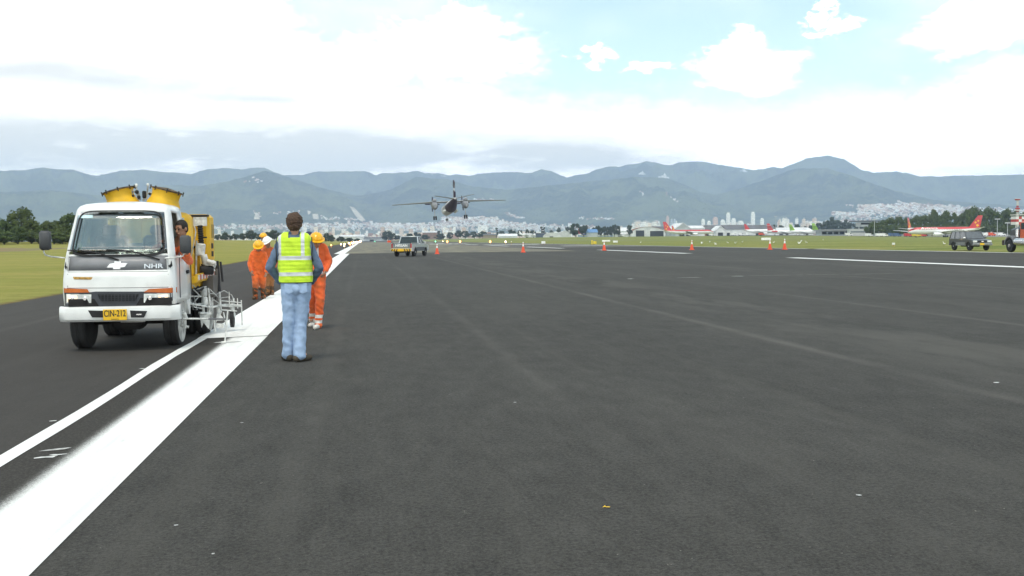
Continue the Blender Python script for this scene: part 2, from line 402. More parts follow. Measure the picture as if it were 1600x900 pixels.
def paint_mat(name, x_left=None, soft=.25, wear=.0, right=None, worn_col=None):
    m = bpy.data.materials.new(name); m.use_nodes = True; g = N(m.node_tree); b = m.node_tree.nodes['Principled BSDF']
    p = g.pos(); x, y, z = g.sep(p)
    grit = g.noise(p, 90, 3, .8); n = g.noise(g.scale(p, (1, .15, 1)), 6, 4, .6)
    c = g.mix(g.smooth(n, .35, .7), (.74, .745, .72), (.83, .84, .82))
    c = g.mix(g.math('MULTIPLY', g.smooth(grit, .46, .30), .5), c, (.42, .42, .41)); c = g.mix(g.math('MULTIPLY', g.smooth(g.noise(g.scale(p, (1, .05, 1)), 9, 4, .6), .56, .70), .35), c, (.52, .53, .53))
    asp = g.mix(g.smooth(g.noise(p, 55, 3, .8), .4, .7), (.036, .034, .031), (.068, .064, .058))
    if x_left is not None:
        # spray that thins out over half a hand's breadth: density of droplets on the grit
        cov = g.math('POWER', g.smooth(x, x_left-soft, x_left+soft*.35), 1.5)
        drop = g.math('ADD', g.math('MULTIPLY', g.math('SUBTRACT', g.noise(p, 110, 3, .85), .5), 5.5), 0.0)
        k = g.smooth(g.math('ADD', cov, g.math('MULTIPLY', drop, g.math('MULTIPLY', cov, g.math('SUBTRACT', 1.0, cov)))), .0, 1.0)
        st = g.noise(g.scale(p, (1, .03, 1)), 14, 3, .6)
        c = g.mix(k, asp, c); rgh = g.math('SUBTRACT', .92, g.math('MULTIPLY', k, .35)); spc = g.math('ADD', .12, g.math('MULTIPLY', k, .2))
    if wear:
        k = g.smooth(g.noise(p, 2.2, 6, .75), .42, .62)
        c = g.mix(g.math('MULTIPLY', k, wear), c, asp if worn_col is None else worn_col)
    g.l.new(c, b.inputs['Base Color']); b.inputs['Roughness'].default_value = .55; b.inputs['Specular IOR Level'].default_value = .35
    if x_left is not None: g.l.new(rgh, b.inputs['Roughness']); g.l.new(spc, b.inputs['Specular IOR Level'])
    bn = g.new('ShaderNodeBump'); bn.inputs['Strength'].default_value = .3; bn.inputs['Distance'].default_value = .004
    g.l.new(g.noise(p, 75, 4, .8), bn.inputs['Height']); g.l.new(bn.outputs[0], b.inputs['Normal'])
    return m
fresh = paint_mat('fresh_white_paint'); wornp = paint_mat('worn_white_paint', wear=.45, worn_col=(.3, .3, .27)); oldp = paint_mat('old_white_paint', wear=.15, worn_col=(.35, .35, .32))
YG = G(345, 527).y            # the paint has filled the whole width beyond here
sheet('runway_edge_stripe', [(-1.463, -5), (-2.42, -5), (-2.42, YG), (-1.463, YG)], .004, paint_mat('sprayed_paint', x_left=-1.95, soft=.16))
def thin_line():
    mb = MB(); ys = [-5+i*.8 for i in range(int((YG+5)/.8)+1)]; rnd = random.Random(5)
    L = [(-2.47+rnd.uniform(-.006, .006)+.02*math.sin(y*.9), y, .008) for y in ys]; R = [(-2.335+rnd.uniform(-.006, .006)+.02*math.sin(y*.9), y, .008) for y in ys]
    n = len(ys); mb.add(L+R, [(i, n+i, n+i+1, i+1) for i in range(n-1)]); tag(mb.build('runway_guide_line', fresh, normals=False), kind='structure')
thin_line()
sheet('runway_edge_stripe', [(-1.463, YG), (-2.46, YG-.25), (-2.46, 105), (-1.463, 105)], .0125, fresh)
# further out the stripe jogs to the left
sheet('runway_edge_stripe', [(-1.95, 105), (-3.1, 105), (-3.1, 2600), (-1.95, 2600)], .006, oldp)
def spatter():
    m = paint_mat('paint_splash', wear=.6)
    for i, (px, py, w, l, a) in enumerate([(86, 704, .09, .012, .4), (72, 716, .07, .014, .2), (90, 712, .05, .008, .1), (222, 577, .035, .01, 0), (84, 659, .03, .008, .2), (192, 690, .012, .006, 0), (275, 823, .010, .004, 0), (333, 868, .009, .005, 0), (378, 662, .014, .005, 0), (805, 630, .016, .005, 0), (1342, 776, .014, .006, 0), (1557, 599, .035, .008, 0), (355, 535, .2, .03, .3), (1152, 432, .30, .03, 0), (1078, 434, .45, .02, 0), (985, 436, .12, .04, 0)]):
        c = G(px, py); rnd = random.Random(i); k = 12; pts = []
        for j in range(k):
            t = 2*math.pi*j/k; r = 1+rnd.uniform(-.35, .3); X, Y = w*r*math.cos(t), l*r*math.sin(t)*2.2
            pts.append((c.x+X*math.cos(a)-Y*math.sin(a), c.y+X*math.sin(a)+Y*math.cos(a)))
        sheet('paint_splash', pts, .0085+.0001*i, m)
spatter()
# centre line dashes, far edge line, far cross marks
for (y0, y1) in [(-20, 8), (31, 61.5), (82.5, 115), (137, 168), (190, 220), (242, 272), (294, 324), (346, 376), (398, 428)]:
    sheet('runway_centre_line', [(28.25, y0), (29.2, y0), (29.2, y1), (28.25, y1)], .0085, fresh if y1 < 130 else oldp)
sheet('runway_edge_stripe', [(50.15, 60), (50.85, 60), (50.85, 102), (50.15, 102)], .0085, oldp)
sheet('runway_edge_stripe', [(50.2, 104), (50.85, 104), (50.85, 420), (50.2, 420)], .0085, wornp)
for (x, y, w, l) in [(30, 235, 14, 9), (21, 300, 12, 14), (38, 180, 9, 4)]:
    sheet('runway_marking', [(x, y), (x+w, y), (x+w, y+l), (x, y+l)], .012, wornp)
# faint taxiway strip and the apron in front of the hangars
conc = asphalt_mat('apron_concrete', (.20, .20, .19), lighter=(.26, .26, .24))
def draped(name, quad, dz, m, nx=24, ny=10):
    mb = MB(); a, b, c, d = [Vector((*p, 0)) for p in quad]; vs = []
    for j in range(ny+1):
        for i in range(nx+1):
            p = a.lerp(b, i/nx).lerp(d.lerp(c, i/nx), j/ny); vs.append((p.x, p.y, gz(p.x, p.y)+dz))
    n = nx+1; mb.add(vs, [(j*n+i, j*n+i+1, (j+1)*n+i+1, (j+1)*n+i) for j in range(ny) for i in range(nx)])
    o = mb.build(name, m, normals=False)
    if o.data.polygons[0].normal.z < 0: o.data.flip_normals()
    return tag(o, kind='structure')
_a, _b, _c, _d = A(1060, 1000), A(1640, 520), A(1760, 1150), A(1000, 1900)
draped('apron', [(_a.x, _a.y), (_b.x, _b.y), (_c.x, _c.y), (_d.x, _d.y)], .06, conc, 40, 30)
_a, _b = A(820, 700), A(1280, 330)
draped('taxiway', [(_a.x, _a.y), (_b.x, _b.y), (_b.x+4, _b.y+14), (_a.x+4, _a.y+25)], .05, asphalt_mat('taxiway_concrete', (.15, .15, .11), lighter=(.2, .2, .14)), 40, 3)

# ------------------------------------------------------------------ mountains
def vnoise(x, y, seed=0):
    xi = np.floor(x).astype(np.int64); yi = np.floor(y).astype(np.int64); fx = x-xi; fy = y-yi
    def h(a, b):
        k = (a*374761393 + b*668265263 + seed*2147483647) & 0xffffffff; k = ((k ^ (k >> 13))*1274126177) & 0xffffffff; return ((k ^ (k >> 16)) & 0xffff)/65535.0
    u = fx*fx*(3-2*fx); v = fy*fy*(3-2*fy)
    return (h(xi, yi)*(1-u)+h(xi+1, yi)*u)*(1-v)+(h(xi, yi+1)*(1-u)+h(xi+1, yi+1)*u)*v
def ridged(x, y, oct=6, seed=0):
    s = 0; a = 1; t = 0
    for o in range(oct):
        n = 1-np.abs(2*vnoise(x, y, seed+o)-1); s = s+a*n*n; t += a; x = x*2.03+17.3; y = y*2.03+5.1; a *= .5
    return s/t
BACK = [(-900, 280), (-500, 268), (-200, 276), (0, 266), (40, 265), (67, 261), (90, 264), (112, 264), (132, 270), (150, 274), (170, 270), (187, 266), (225, 265), (245, 267), (262, 269), (280, 269), (300, 272), (312, 267), (327, 263), (358, 262), (379, 264.6), (399, 261), (414, 261.6), (427, 268), (442, 273), (471, 273), (485, 269), (499, 267.4), (536, 267), (572, 267), (587, 273), (598, 270), (630, 269), (651, 266.5), (666, 270), (682, 270), (703, 273.4), (711, 272), (731, 274), (750, 271), (769, 269), (806, 268), (827, 270), (846, 263.5), (862, 267), (885, 277), (896, 274), (917, 271), (933, 264), (955, 258.5), (968, 260), (981, 256), (994, 256), (1011, 251), (1031, 255), (1046, 258), (1060, 253.6), (1092, 251), (1119, 256), (1151, 260.6), (1178, 265), (1191, 264), (1206, 259.5), (1221, 263), (1241, 255), (1263, 246), (1294, 242.5), (1320, 248.6), (1344, 264), (1364, 269), (1399, 267.6), (1421, 270), (1436, 275), (1470, 275), (1530, 273), (1600, 272), (1800, 280), (2100, 270), (2500, 290)]
FRONT = [(-900, 320), (0, 300), (80, 296), (150, 305), (225, 300), (260, 288), (310, 290), (360, 282), (414, 266), (450, 276), (500, 292), (560, 306), (610, 296), (650, 276), (700, 280), (740, 291), (790, 296), (850, 290), (930, 282), (990, 276), (1037, 277), (1065, 286), (1095, 300), (1120, 304), (1160, 292), (1200, 278), (1241, 263), (1290, 262), (1325, 272), (1380, 292), (1460, 312), (1600, 322), (2000, 318), (2500, 330)]
def terrain(name, prof, r0, r1, nr, seed, jag, m, foot=.35, amp=.55, back=650):
    azs = np.linspace(rad(-34), rad(56), 900); A_, E_ = [], []
    for (px, py) in prof:
        a, e = az_el(px, py); A_.append(a); E_.append(e)
    el = np.interp(azs, A_, E_); k = np.arange(len(azs))*.35
    el = el + (ridged(k*.6, k*0+seed, 4, seed)-.5)*jag
    rs = np.concatenate([np.linspace(r0, r1, nr), r1+np.linspace(60, back, 12)])
    Az, Rr = np.meshgrid(azs, rs); X = np.sin(Az)*Rr; Y = np.cos(Az)*Rr
    t = np.clip((Rr-r0)/(r1-r0), 0, 1); ramp = np.where(Rr <= r1, foot*t+(1-foot)*t*t*(3-2*t), np.clip(1-(Rr-r1)/(back*2.2), 0, 1))
    n = ridged(X/1150+40, Y/1150+9, 7, seed+3)*.95+ridged(X/3600, Y/3600, 3, seed+9)*.4
    nm = 1-amp+amp*n*1.2
    w = np.clip(np.minimum(t*1.6, 1), 0, 1)
    H = ramp*(nm*w+(1-w)*.7)
    ang = H/Rr; mx = ang.max(axis=0); kcol = np.tan(el)/mx
    H = H*kcol[None, :] + CAM_H*0
    nc = len(azs); vs = np.stack([X.ravel(), Y.ravel(), H.ravel()-1.0], 1)
    J, I = np.meshgrid(np.arange(len(rs)-1), np.arange(nc-1), indexing='ij'); q = (J*nc+I).ravel()
    fs = np.stack([q, q+1, q+nc+1, q+nc], 1)
    me = bpy.data.meshes.new(name); me.from_pydata(vs.tolist(), [], fs.tolist()); me.materials.append(m); me.shade_smooth()
    o = link(name, me); tag(o, kind='structure')
    return dict(azs=azs, rs=rs, H=H-1.0)
def mountain_mat():
    m = bpy.data.materials.new('forested_mountain'); m.use_nodes = True; g = N(m.node_tree); b = m.node_tree.nodes['Principled BSDF']
    p = g.pos(); x, y, z = g.sep(p)
    n1 = g.noise(p, .0022, 6, .7); n2 = g.noise(p, .006, 5, .7); n3 = g.noise(p, .0035, 4, .6)
    c = g.mix(g.smooth(n1, .4, .62), (.010, .022, .014), (.17, .20, .07))  # forest and pale clearings, contrast raised in the colour to suggest sunlit relief
    c = g.mix(g.math('MULTIPLY', g.smooth(n2, .48, .7), .7), c, (.16, .18, .07))
    low = g.smooth(z, 420, 60)
    c = g.mix(g.math('MULTIPLY', g.math('MULTIPLY', g.smooth(n3, .52, .68), low), .7), c, (.17, .20, .08))
    rock = g.smooth(g.noise(g.scale(p, (1, 1, .35)), .007, 5, .75), .64, .72)
    c = g.mix(g.math('MULTIPLY', rock, .55), c, (.30, .27, .22))
    g.l.new(c, b.inputs['Base Color']); b.inputs['Roughness'].default_value = 1; b.inputs['Specular IOR Level'].default_value = 0
    bn = g.new('ShaderNodeBump'); bn.inputs['Strength'].default_value = 1; bn.inputs['Distance'].default_value = 220
    g.l.new(g.noise(p, .011, 6, .7), bn.inputs['Height']); g.l.new(bn.outputs[0], b.inputs['Normal'])
    return m
MM = mountain_mat()
TB = terrain('mountains', BACK, 8800, 11000, 70, 3, .0011, MM, amp=.72)
TF = terrain('foothills', FRONT, 6600, 8600, 80, 11, .0012, MM, foot=.30, amp=.8)
# ------------------------------------------------------------------ air
def haze():
    mb = MB(); z0, z1 = -3.0, 960.0
    mb.box((1350, 5850, (z0+z1)/2), (18300, 12900, z1-z0)); m = bpy.data.materials.new('hazy_air'); m.use_nodes = True; nt = m.node_tree
    nt.nodes.remove(nt.nodes['Principled BSDF']); v = nt.nodes.new('ShaderNodeVolumePrincipled'); v.inputs['Color'].default_value = (*HAZE_C, 1); v.inputs['Density'].default_value = HAZE_D
    v.inputs['Anisotropy'].default_value = .0
    nt.links.new(v.outputs[0], nt.nodes['Material Output'].inputs['Volume']); tag(mb.build('haze', m), kind='stuff')
haze()

def on_hill(px, py, T=None):
    """where the line of sight through a pixel meets the hills"""
    a, e = az_el(px, py)
    for T in ((TF, TB) if T is None else (T,)):
        i = (a-T['azs'][0])/(T['azs'][1]-T['azs'][0]); i0 = int(np.clip(math.floor(i), 0, len(T['azs'])-2)); f = i-i0
        h = T['H'][:, i0]*(1-f)+T['H'][:, i0+1]*f; line = CAM_H+T['rs']*math.tan(e); k = np.nonzero(h >= line)[0]
        if len(k): 
            r = T['rs'][k[0]]; return Vector((math.sin(a)*r, math.cos(a)*r, h[k[0]]))
    return None

# ------------------------------------------------------------------ city on the slopes
def facade_mat(name, cols, sx=.33, sz=.33, win=(.10, .12, .14), amt=.55):
    if name in MATS: return MATS[name]
    m = bpy.data.materials.new(name); m.use_nodes = True; g = N(m.node_tree); b = m.node_tree.nodes['Principled BSDF']
    o = g.obj(); x, y, z = g.sep(o)
    rnd = g.new('ShaderNodeObjectInfo').outputs['Random']; cr = g.new('ShaderNodeValToRGB'); g.l.new(rnd, cr.inputs[0]); cr.color_ramp.interpolation = 'CONSTANT'
    e = cr.color_ramp.elements; e[0].color = (*cols[0], 1); e[1].color = (*cols[-1], 1); e[1].position = (len(cols)-1)/len(cols)
    for i, c in enumerate(cols[1:-1]): k = e.new((i+1)/len(cols)); k.color = (*c, 1)
    fx = g.math('FRACT', g.math('MULTIPLY', g.math('ADD', x, y), sx)); fz = g.math('FRACT', g.math('MULTIPLY', z, sz))
    w = g.math('MULTIPLY', g.band(fx, .25, .75, .05), g.band(fz, .3, .75, .05))
    nz = g.sep(g.new('ShaderNodeNewGeometry').outputs['Normal'])[2]
    w = g.math('MULTIPLY', w, g.smooth(nz, .6, .3))
    c = g.mix(g.math('MULTIPLY', w, amt), cr.outputs[0], win)
    g.l.new(c, b.inputs['Base Color']); b.inputs['Roughness'].default_value = .8
    MATS[name] = m; return m
WHITES = [(.84, .79, .70), (.90, .87, .80), (.70, .58, .50), (.94, .91, .85), (.60, .42, .32), (.86, .74, .62), (.95, .93, .90)]
CITYM = facade_mat('city_walls', WHITES)
def mass_mat():
    m = bpy.data.materials.new('city_mass'); m.use_nodes = True; g = N(m.node_tree); b = m.node_tree.nodes['Principled BSDF']
    v = g.new('ShaderNodeTexVoronoi'); g.l.new(g.pos(), v.inputs['Vector']); v.inputs['Scale'].default_value = .03
    cr = g.new('ShaderNodeValToRGB'); s = g.new('ShaderNodeSeparateColor'); g.l.new(v.outputs['Color'], s.inputs[0]); g.l.new(s.outputs[0], cr.inputs[0])
    cols = [(.38, .20, .13), (.80, .68, .55), (.92, .88, .78), (.95, .93, .88), (.80, .62, .50)]
    e = cr.color_ramp.elements; e[0].color = (*cols[0], 1); e[1].color = (*cols[-1], 1); cr.color_ramp.interpolation = 'CONSTANT'; e[1].position = .8
    for i, c in enumerate(cols[1:-1]): k = e.new((i+1)/5); k.color = (*c, 1)
    g.l.new(cr.outputs[0], b.inputs['Base Color']); b.inputs['Roughness'].default_value = .9; return m
def city():
    rnd = random.Random(21); mass = MB(); singles = []
    # (x0, x1, y0 at x0, y1 at x1, thickness, count): bands of houses on the lower slopes, in photo pixels
    zones = [(330, 480, 354, 353, 10, 260), (470, 620, 351, 350, 13, 560), (600, 700, 352, 350, 16, 520), (690, 780, 340, 342, 22, 850), (770, 850, 346, 354, 16, 450), (845, 930, 352, 354, 9, 160),
             (790, 818, 334, 342, 3, 40), (735, 775, 312, 313, 3, 14), (1255, 1330, 350, 345, 10, 160), (1300, 1360, 332, 334, 14, 200), (1340, 1420, 322, 320, 22, 650), (1400, 1500, 319, 323, 22, 850), (1490, 1600, 324, 330, 18, 800),
             (905, 960, 340, 343, 3, 40), (1130, 1180, 350, 352, 7, 90), (500, 570, 340, 344, 4, 60), (425, 470, 336, 330, 3, 12), (395, 407, 330, 336, 5, 8), (382, 410, 281, 284, 5, 14), (660, 680, 273, 274, 1, 7), (690, 700, 275, 276, 1, 4), (1000, 1010, 299, 310, 3, 6), (1040, 1060, 302, 316, 4, 8), (200, 240, 344, 348, 10, 20), (1322, 1334, 320, 323, 2, 5)]
    for (x0, x1, y0, y1, th, n) in zones:
        for i in range(n):
            t = rnd.random(); px = x0+(x1-x0)*t; py = y0+(y1-y0)*t+abs(rnd.gauss(0, .5))*th*.8
            if py > 362: continue
            p = on_hill(px, py)
            if p is None or p.z < 4: p = A(px, 6500-rnd.random()*1500)
            w = rnd.choice([8, 10, 12, 15, 20]); d = rnd.choice([8, 10, 13]); h = rnd.choice([4, 5, 6, 8, 10, 16 if py > 345 else 6])
            if rnd.random() < .05: singles.append((p, w*1.5, d*1.4, h*1.5, rnd.random()*1.5)); continue
            mass.box((p.x, p.y, p.z+h/2-2), (w, d, h+4), Matrix.Rotation(rnd.random()*1.5, 3, 'Z'))
    # flat part of the city in front of the hills
    for i in range(1500):
        px = rnd.choice([rnd.uniform(330, 900), rnd.uniform(420, 860), rnd.uniform(1240, 1600)]); D = rnd.uniform(3200, 6500); p = A(px, D); h = rnd.choice([6, 8, 10, 14, 20, 28])
        mass.box((p.x, p.y, h/2), (rnd.uniform(14, 40), 14, h), Matrix.Rotation(rnd.random()*1.5, 3, 'Z'))
    o = mass.build('city', mass_mat()); tag(o, 'pale mass of small city houses spread along the foot of the mountains', 'city', kind='stuff')
    # houses big enough to tell apart
    hb = MB(); hb.box((0, 0, .46), (1, 1, 1.08)); base = None; rb = MB(); rb.prism([(-.54, -.54, 1.0), (.54, -.54, 1.0), (0, -.54, 1.22)], (0, 1.08, 0))
    rm = mat('clay_roof', (.30, .14, .09), .9)
    for (p, w, d, h, rz) in singles[:240]:
        if base is None:
            base = thing('hillside_house', 'small pale house among the others on the lower mountain slope', 'house', p, rz, 'houses on the lower slopes of the mountains')
            hb.build('wall', CITYM, base); rb.build('roof', rm, base); base.scale = (w, d, h)
        else: dup(base, p, rz, sc=(w, d, h))
city()
def towers():
    white = facade_mat('tower_white', [(.93, .90, .84), (.95, .93, .88)], .12, .10, (.3, .33, .36), .5)
    pink = facade_mat('tower_pink', [(.66, .45, .37), (.6, .42, .36)], .12, .10, (.25, .2, .2), .5)
    grey = facade_mat('tower_grey', [(.5, .54, .6), (.45, .5, .58)], .12, .10, (.2, .25, .3), .5)
    L = [(1041, 1045, 337, pink, 'slim pink tower, the leftmost tall one of the downtown skyline'), (1048, 1051, 342, grey, 'blue grey slab tower just right of the pink one'), (1052.5, 1055.5, 342, grey, 'second blue grey slab tower, beside a white low block'), (1056, 1058, 345, white, 'thin white block beside the two blue grey towers'),
         (1096, 1101, 342, white, 'cream apartment tower above the left end of the dark hangar roof'), (1105, 1110, 345, white, 'stubby cream block between two taller cream towers'), (1114, 1121, 339, pink, 'broad pinkish tower with stepped top above the dark roofed hangar'), (1126, 1132, 343, white, 'square cream block left of the tallest white tower'),
         (1135, 1140.5, 332, white, 'tall narrow white office tower, the taller of a tight cluster'), (1143, 1149, 341, white, 'rounded white tower right of the tall white office tower'), (1153, 1161, 345, white, 'low wide white block at the right end of the tower cluster'), (1173.5, 1179, 331, white, 'lone white skyscraper above the red tailed jet by the hangar'), (1188, 1193, 341, white, 'small white tower right of the lone skyscraper'),
         (747, 762, 352, white, 'wide white blind sided block below the landing plane')]
    for i, (x0, x1, yt, m, lab) in enumerate(L):
        D = 4800; a = A((x0+x1)/2, D); w = (x1-x0)/FPX*D; h = CAM_H+(372-.009*((x0+x1)/2-800)+1-yt)/FPX*D
        t = thing('city_tower', lab, 'tower block', (a.x, a.y, 0), -.15, 'tower blocks of the distant downtown'); mb = MB(); mb.box((0, 0, h*.47), (w, w*.8, h*.94)); mb.box((0, 0, h*.965), (w*.7, w*.55, h*.07)); mb.build('wall', m, t)
        rb = MB(); rb.box((0, 0, h+.01), (w*.5, w*.3, h*.03)); rb.build('roof_cap', mat('roof_grey', (.45, .45, .45)), t)
    rnd = random.Random(4)
    # mid-rise blocks between and below the towers
    base = None; hb = MB(); hb.box((0, 0, .5), (1, 1, 1)); rb = MB(); rb.box((.1, 0, 1.04), (.4, .5, .08))
    spots = [(rnd.uniform(988, 1032), rnd.uniform(345, 352)) for _ in range(26)]+[(rnd.uniform(1060, 1240), rnd.uniform(351, 357)) for _ in range(26)]+[(rnd.uniform(1215, 1275), rnd.uniform(340, 352)) for _ in range(30)]+[(rnd.uniform(965, 990), rnd.uniform(353, 358)) for _ in range(8)]+[(rnd.uniform(470, 760), rnd.uniform(353, 362)) for _ in range(46)]+[(rnd.uniform(340, 470), rnd.uniform(357, 362)) for _ in range(12)]
    for (px, yt) in spots:
        D = rnd.uniform(3600, 4600); a = A(px, D); w = rnd.uniform(3, 7)/FPX*D; h = (372-.009*(px-800)+1-yt)/FPX*D
        if base is None:
            base = thing('apartment_block', 'pale mid rise block in the city beyond the airfield', 'apartment block', (a.x, a.y, 0), -.15, 'mid rise blocks of the far city'); hb.build('wall', facade_mat('block_cream', WHITES, 3.0, 6.0, (.25, .24, .22), .5), base); rb.build('roof_cap', mat('roof_grey', (.45, .45, .45)), base); base.scale = (w, w*.7, h)
        else: dup(base, (a.x, a.y, 0), rnd.uniform(-.5, .3), sc=(w, w*.7, h))
    # hilltop churches
    wm = mat('limewash', (.85, .84, .8), .8)
    for (px, py, lab, k) in [(1037, 277.5, 'white hilltop sanctuary with spires on the middle summit', 1.0), (1003, 272.5, 'small white shrine on the ridge left of the hilltop sanctuary', .7), (1162, 268.5, 'tiny white church on the saddle left of the big peak', .7)]:
        p = None
        k *= .6
        for dy in range(0, 14):
            p = on_hill(px, py+dy*.7)
            if p is not None: break
        t = thing('hilltop_church', lab, 'church', p, 0); mb = MB(); mb.box((0, 0, 6), (70*k, 30, 24)); mb.box((14*k, 0, 16), (22*k, 18, 50*k)); mb.build('nave', wm, t)
        sb = MB(); sb.lathe([(11*k, 0), (.01, 26*k)], (14*k, 0, 16+25*k), n=8); sb.build('spire', wm, t); lb = MB(); lb.box((-60*k, 0, 2), (46*k, 18, 16)); lb.box((55*k, 0, 0), (50*k, 18, 12)); lb.build('side_wing', wm, t)
towers()
def quarries():
    m = mat('bare_quarry_rock', (.50, .44, .34), .95, var=.2, vs=.02)
    for i, (pts, lab) in enumerate([([(546, 324), (553, 325), (560, 333), (566, 338), (571, 346), (563, 346), (556, 338)], 0), ([(400, 333), (405, 336), (406, 344), (397, 345)], 0), ([(488, 336), (497, 338), (498, 344), (490, 343)], 0), ([(480, 330), (487, 334), (482, 338)], 0)]):
        q = [on_hill(*p) for p in pts]
        if any(k is None for k in q): continue
        mb = MB(); mb.prism([k+Vector((0, -14, 3)) for k in q], (0, 40, -6)); tag(mb.build('quarry_scar', m), kind='structure')
quarries()
# ------------------------------------------------------------------ trees
def leaf_mat(name, a, b_):
    m = bpy.data.materials.new(name); m.use_nodes = True; g = N(m.node_tree); b = m.node_tree.nodes['Principled BSDF']
    p = g.obj(); r = g.new('ShaderNodeObjectInfo').outputs['Random']
    c = g.mix(g.smooth(g.noise(p, 1.1, 3), .35, .65), a, b_); c = g.mix(g.math('MULTIPLY', r, .45), c, (b_[0]*.9, b_[1]*.75, b_[2]*.8))
    g.l.new(c, b.inputs['Base Color']); b.inputs['Roughness'].default_value = .85; b.inputs['Specular IOR Level'].default_value = .15; return m
LEAF = leaf_mat('leaf_green', (.030, .055, .018), (.095, .13, .038)); LEAFD = leaf_mat('leaf_dark', (.022, .038, .022), (.045, .065, .032)); BARK = mat('bark', (.11, .085, .06), .9)
def make_tree(name, seed, form, n=1100, leaf=.36, m=None):
    """unit-ish tree: about 10 m tall; form 'round', 'tall', 'cone', 'column', 'ragged'"""
    rnd = random.Random(seed); rx, cz, rz = dict(round=(4.2, 5.6, 4.2), tall=(2.9, 5.8, 4.3), cone=(2.4, 5.0, 4.9), column=(1.35, 5.2, 4.8), ragged=(3.6, 6.0, 3.9), wide=(6.2, 5.2, 4.2))[form]
    lobes = []
    for i in range(26 if form != 'column' else 14):
        a = rnd.random()*6.28; t = rnd.uniform(-1, 1); w = math.sqrt(max(0, 1-t*t))
        if form == 'cone': w = (1-t)/2*1.0
        q = rnd.uniform(.4, .92); lobes.append((Vector((math.cos(a)*w*rx*q, math.sin(a)*w*rx*q, cz+t*rz*.78)), rx*rnd.uniform(.16, .42)*(1 if form != 'cone' else .5+w*.7)))
    root = bpy.data.objects.new(name, None); COL.objects.link(root)
    cr = MB()
    for i in range(n):
        c, r = rnd.choice(lobes); d = Vector((rnd.gauss(0, 1), rnd.gauss(0, 1), rnd.gauss(0, 1))).normalized(); p = c + d*r*rnd.uniform(.55, 1.12)
        p.z = max(p.z, .4); s = leaf*rnd.uniform(.5, 1.25); nrm = (d+Vector((rnd.gauss(0, .5), rnd.gauss(0, .5), rnd.gauss(0, .5)+.2))).normalized()
        a = nrm.orthogonal().normalized(); a.rotate(Matrix.Rotation(rnd.random()*6.28, 3, nrm)); b = nrm.cross(a)
        cr.add([p+a*s, p+b*s*.7, p-a*s*.8+nrm*s*.2, p-b*s*.7], [(0, 1, 2, 3)])
    for (c, r) in lobes: 
        k = MB(); k.ball((0, 0, 0), r*.55, 5); cr.add([Vector(v)+c for v in k.v], k.f)
    cr.build('crown', m or LEAF, root, normals=False)
    tr = MB(); tr.tube([(0, 0, -.3), (.1, .05, 2.2), (0, .1, cz), (.1, 0, cz+rz*.5)], [.32, .24, .16, .05], 7)
    for (c, r) in lobes[:6]: tr.tube([(0.05, .05, rnd.uniform(1.5, 3.5)), c*.6+Vector((0, 0, c.z*.2)), c], [.13, .08, .03], 5)
    tr.build('trunk', BARK, root, smooth=60); return root
ORD = 'first second third fourth fifth sixth seventh eighth ninth tenth eleventh twelfth thirteenth fourteenth fifteenth sixteenth seventeenth eighteenth nineteenth twentieth twenty-first twenty-second twenty-third twenty-fourth twenty-fifth twenty-sixth twenty-seventh'.split(); ORD += [f'{k}th' for k in range(28, 60)]
FORMS = {}
def tree(form, px, ytop, D, lab, group=None, wpx=None, name='tree', dark=False, cat='tree'):
    key = (form, dark); v = hash((px*7+ytop)) % 2
    base_pt = A(px, D); D_ = D; yh = 375-.009*(px-568); H = max(1.5, CAM_H+(yh-ytop)/FPX*D_ - base_pt.z)
    sc = H/dict(round=10, tall=10.3, cone=10.1, column=10.2, ragged=10.2, wide=9.6)[form]; halfw = dict(round=4.6, tall=3.4, cone=2.2, column=1.6, ragged=4.2, wide=6.8)[form]
    sx = sc if wpx is None else (wpx/2/FPX*D)/halfw; rz = (px*1.7) % 6.28; k = (form, dark, int(px) % 2)
    if k not in FORMS:
        FORMS[k] = r = make_tree(name, len(FORMS)*7+3, form, n=3600 if form in ('round', 'wide', 'ragged') else 2200, m=LEAFD if dark else LEAF)
        r.location = base_pt; r.rotation_euler = (0, 0, rz); r.scale = (sx, sx, sc); tag(r, lab, cat, group); return r
    r = dup(FORMS[k], base_pt, rz, lab, group, sc=(sx, sx, sc))
    if not group and 'group' in r: del r['group']
    r.name = name; return r
rnd = random.Random(9)
GL = 'trees of the dark wood behind the grass at the left'
LWOOD = [(-90, 340, 270), (-55, 345, 235), (-24, 350, 228), (27, 352, 228), (44, 350, 275), (70, 347, 270), (94, 352, 230), (-70, 330, 250), (-40, 322, 260), (-12, 336, 240), (6, 342, 230), (18, 336, 262), (34, 325, 268), (50, 341, 240), (62, 352, 225), (75, 345, 250), (88, 344, 262), (100, 338, 262), (114, 334, 268), (128, 342, 245), (142, 336, 262), (156, 344, 240), (170, 338, 262), (186, 346, 250), (200, 342, 270), (216, 350, 260), (232, 346, 280), (248, 352, 280), (264, 350, 300), (280, 354, 300), (296, 354, 330), (312, 357, 330), (330, 360, 350)]
for i, (x, yt, D) in enumerate(LWOOD):
    form = ['round', 'ragged', 'tall'][i % 3]; lab = {12: 'tallest round topped tree in the dark wood left of the white truck', 18: 'broad tree whose top stands just left of the truck cab roof'}.get(i, ORD[i]+' tree from the left in the dark wood beyond the left grass')
    tree(form, x, yt, D, lab, None if i in (12, 18) else GL, name='broadleaf_tree')
tree('cone', 54, 333, 255, 'slim pointed conifer sticking up out of the wood left of the truck', name='conifer')
for i in range(22):
    x = -80+i*18; tree('wide', x+rnd.uniform(-5, 5), 362+rnd.uniform(-3, 4)+(6 if x > 150 else 0), 225+rnd.uniform(-8, 12), ORD[i]+' bush from the left along the foot of the left wood', 'low bushes at the foot of the left wood', wpx=56, name='bush', cat='bush')
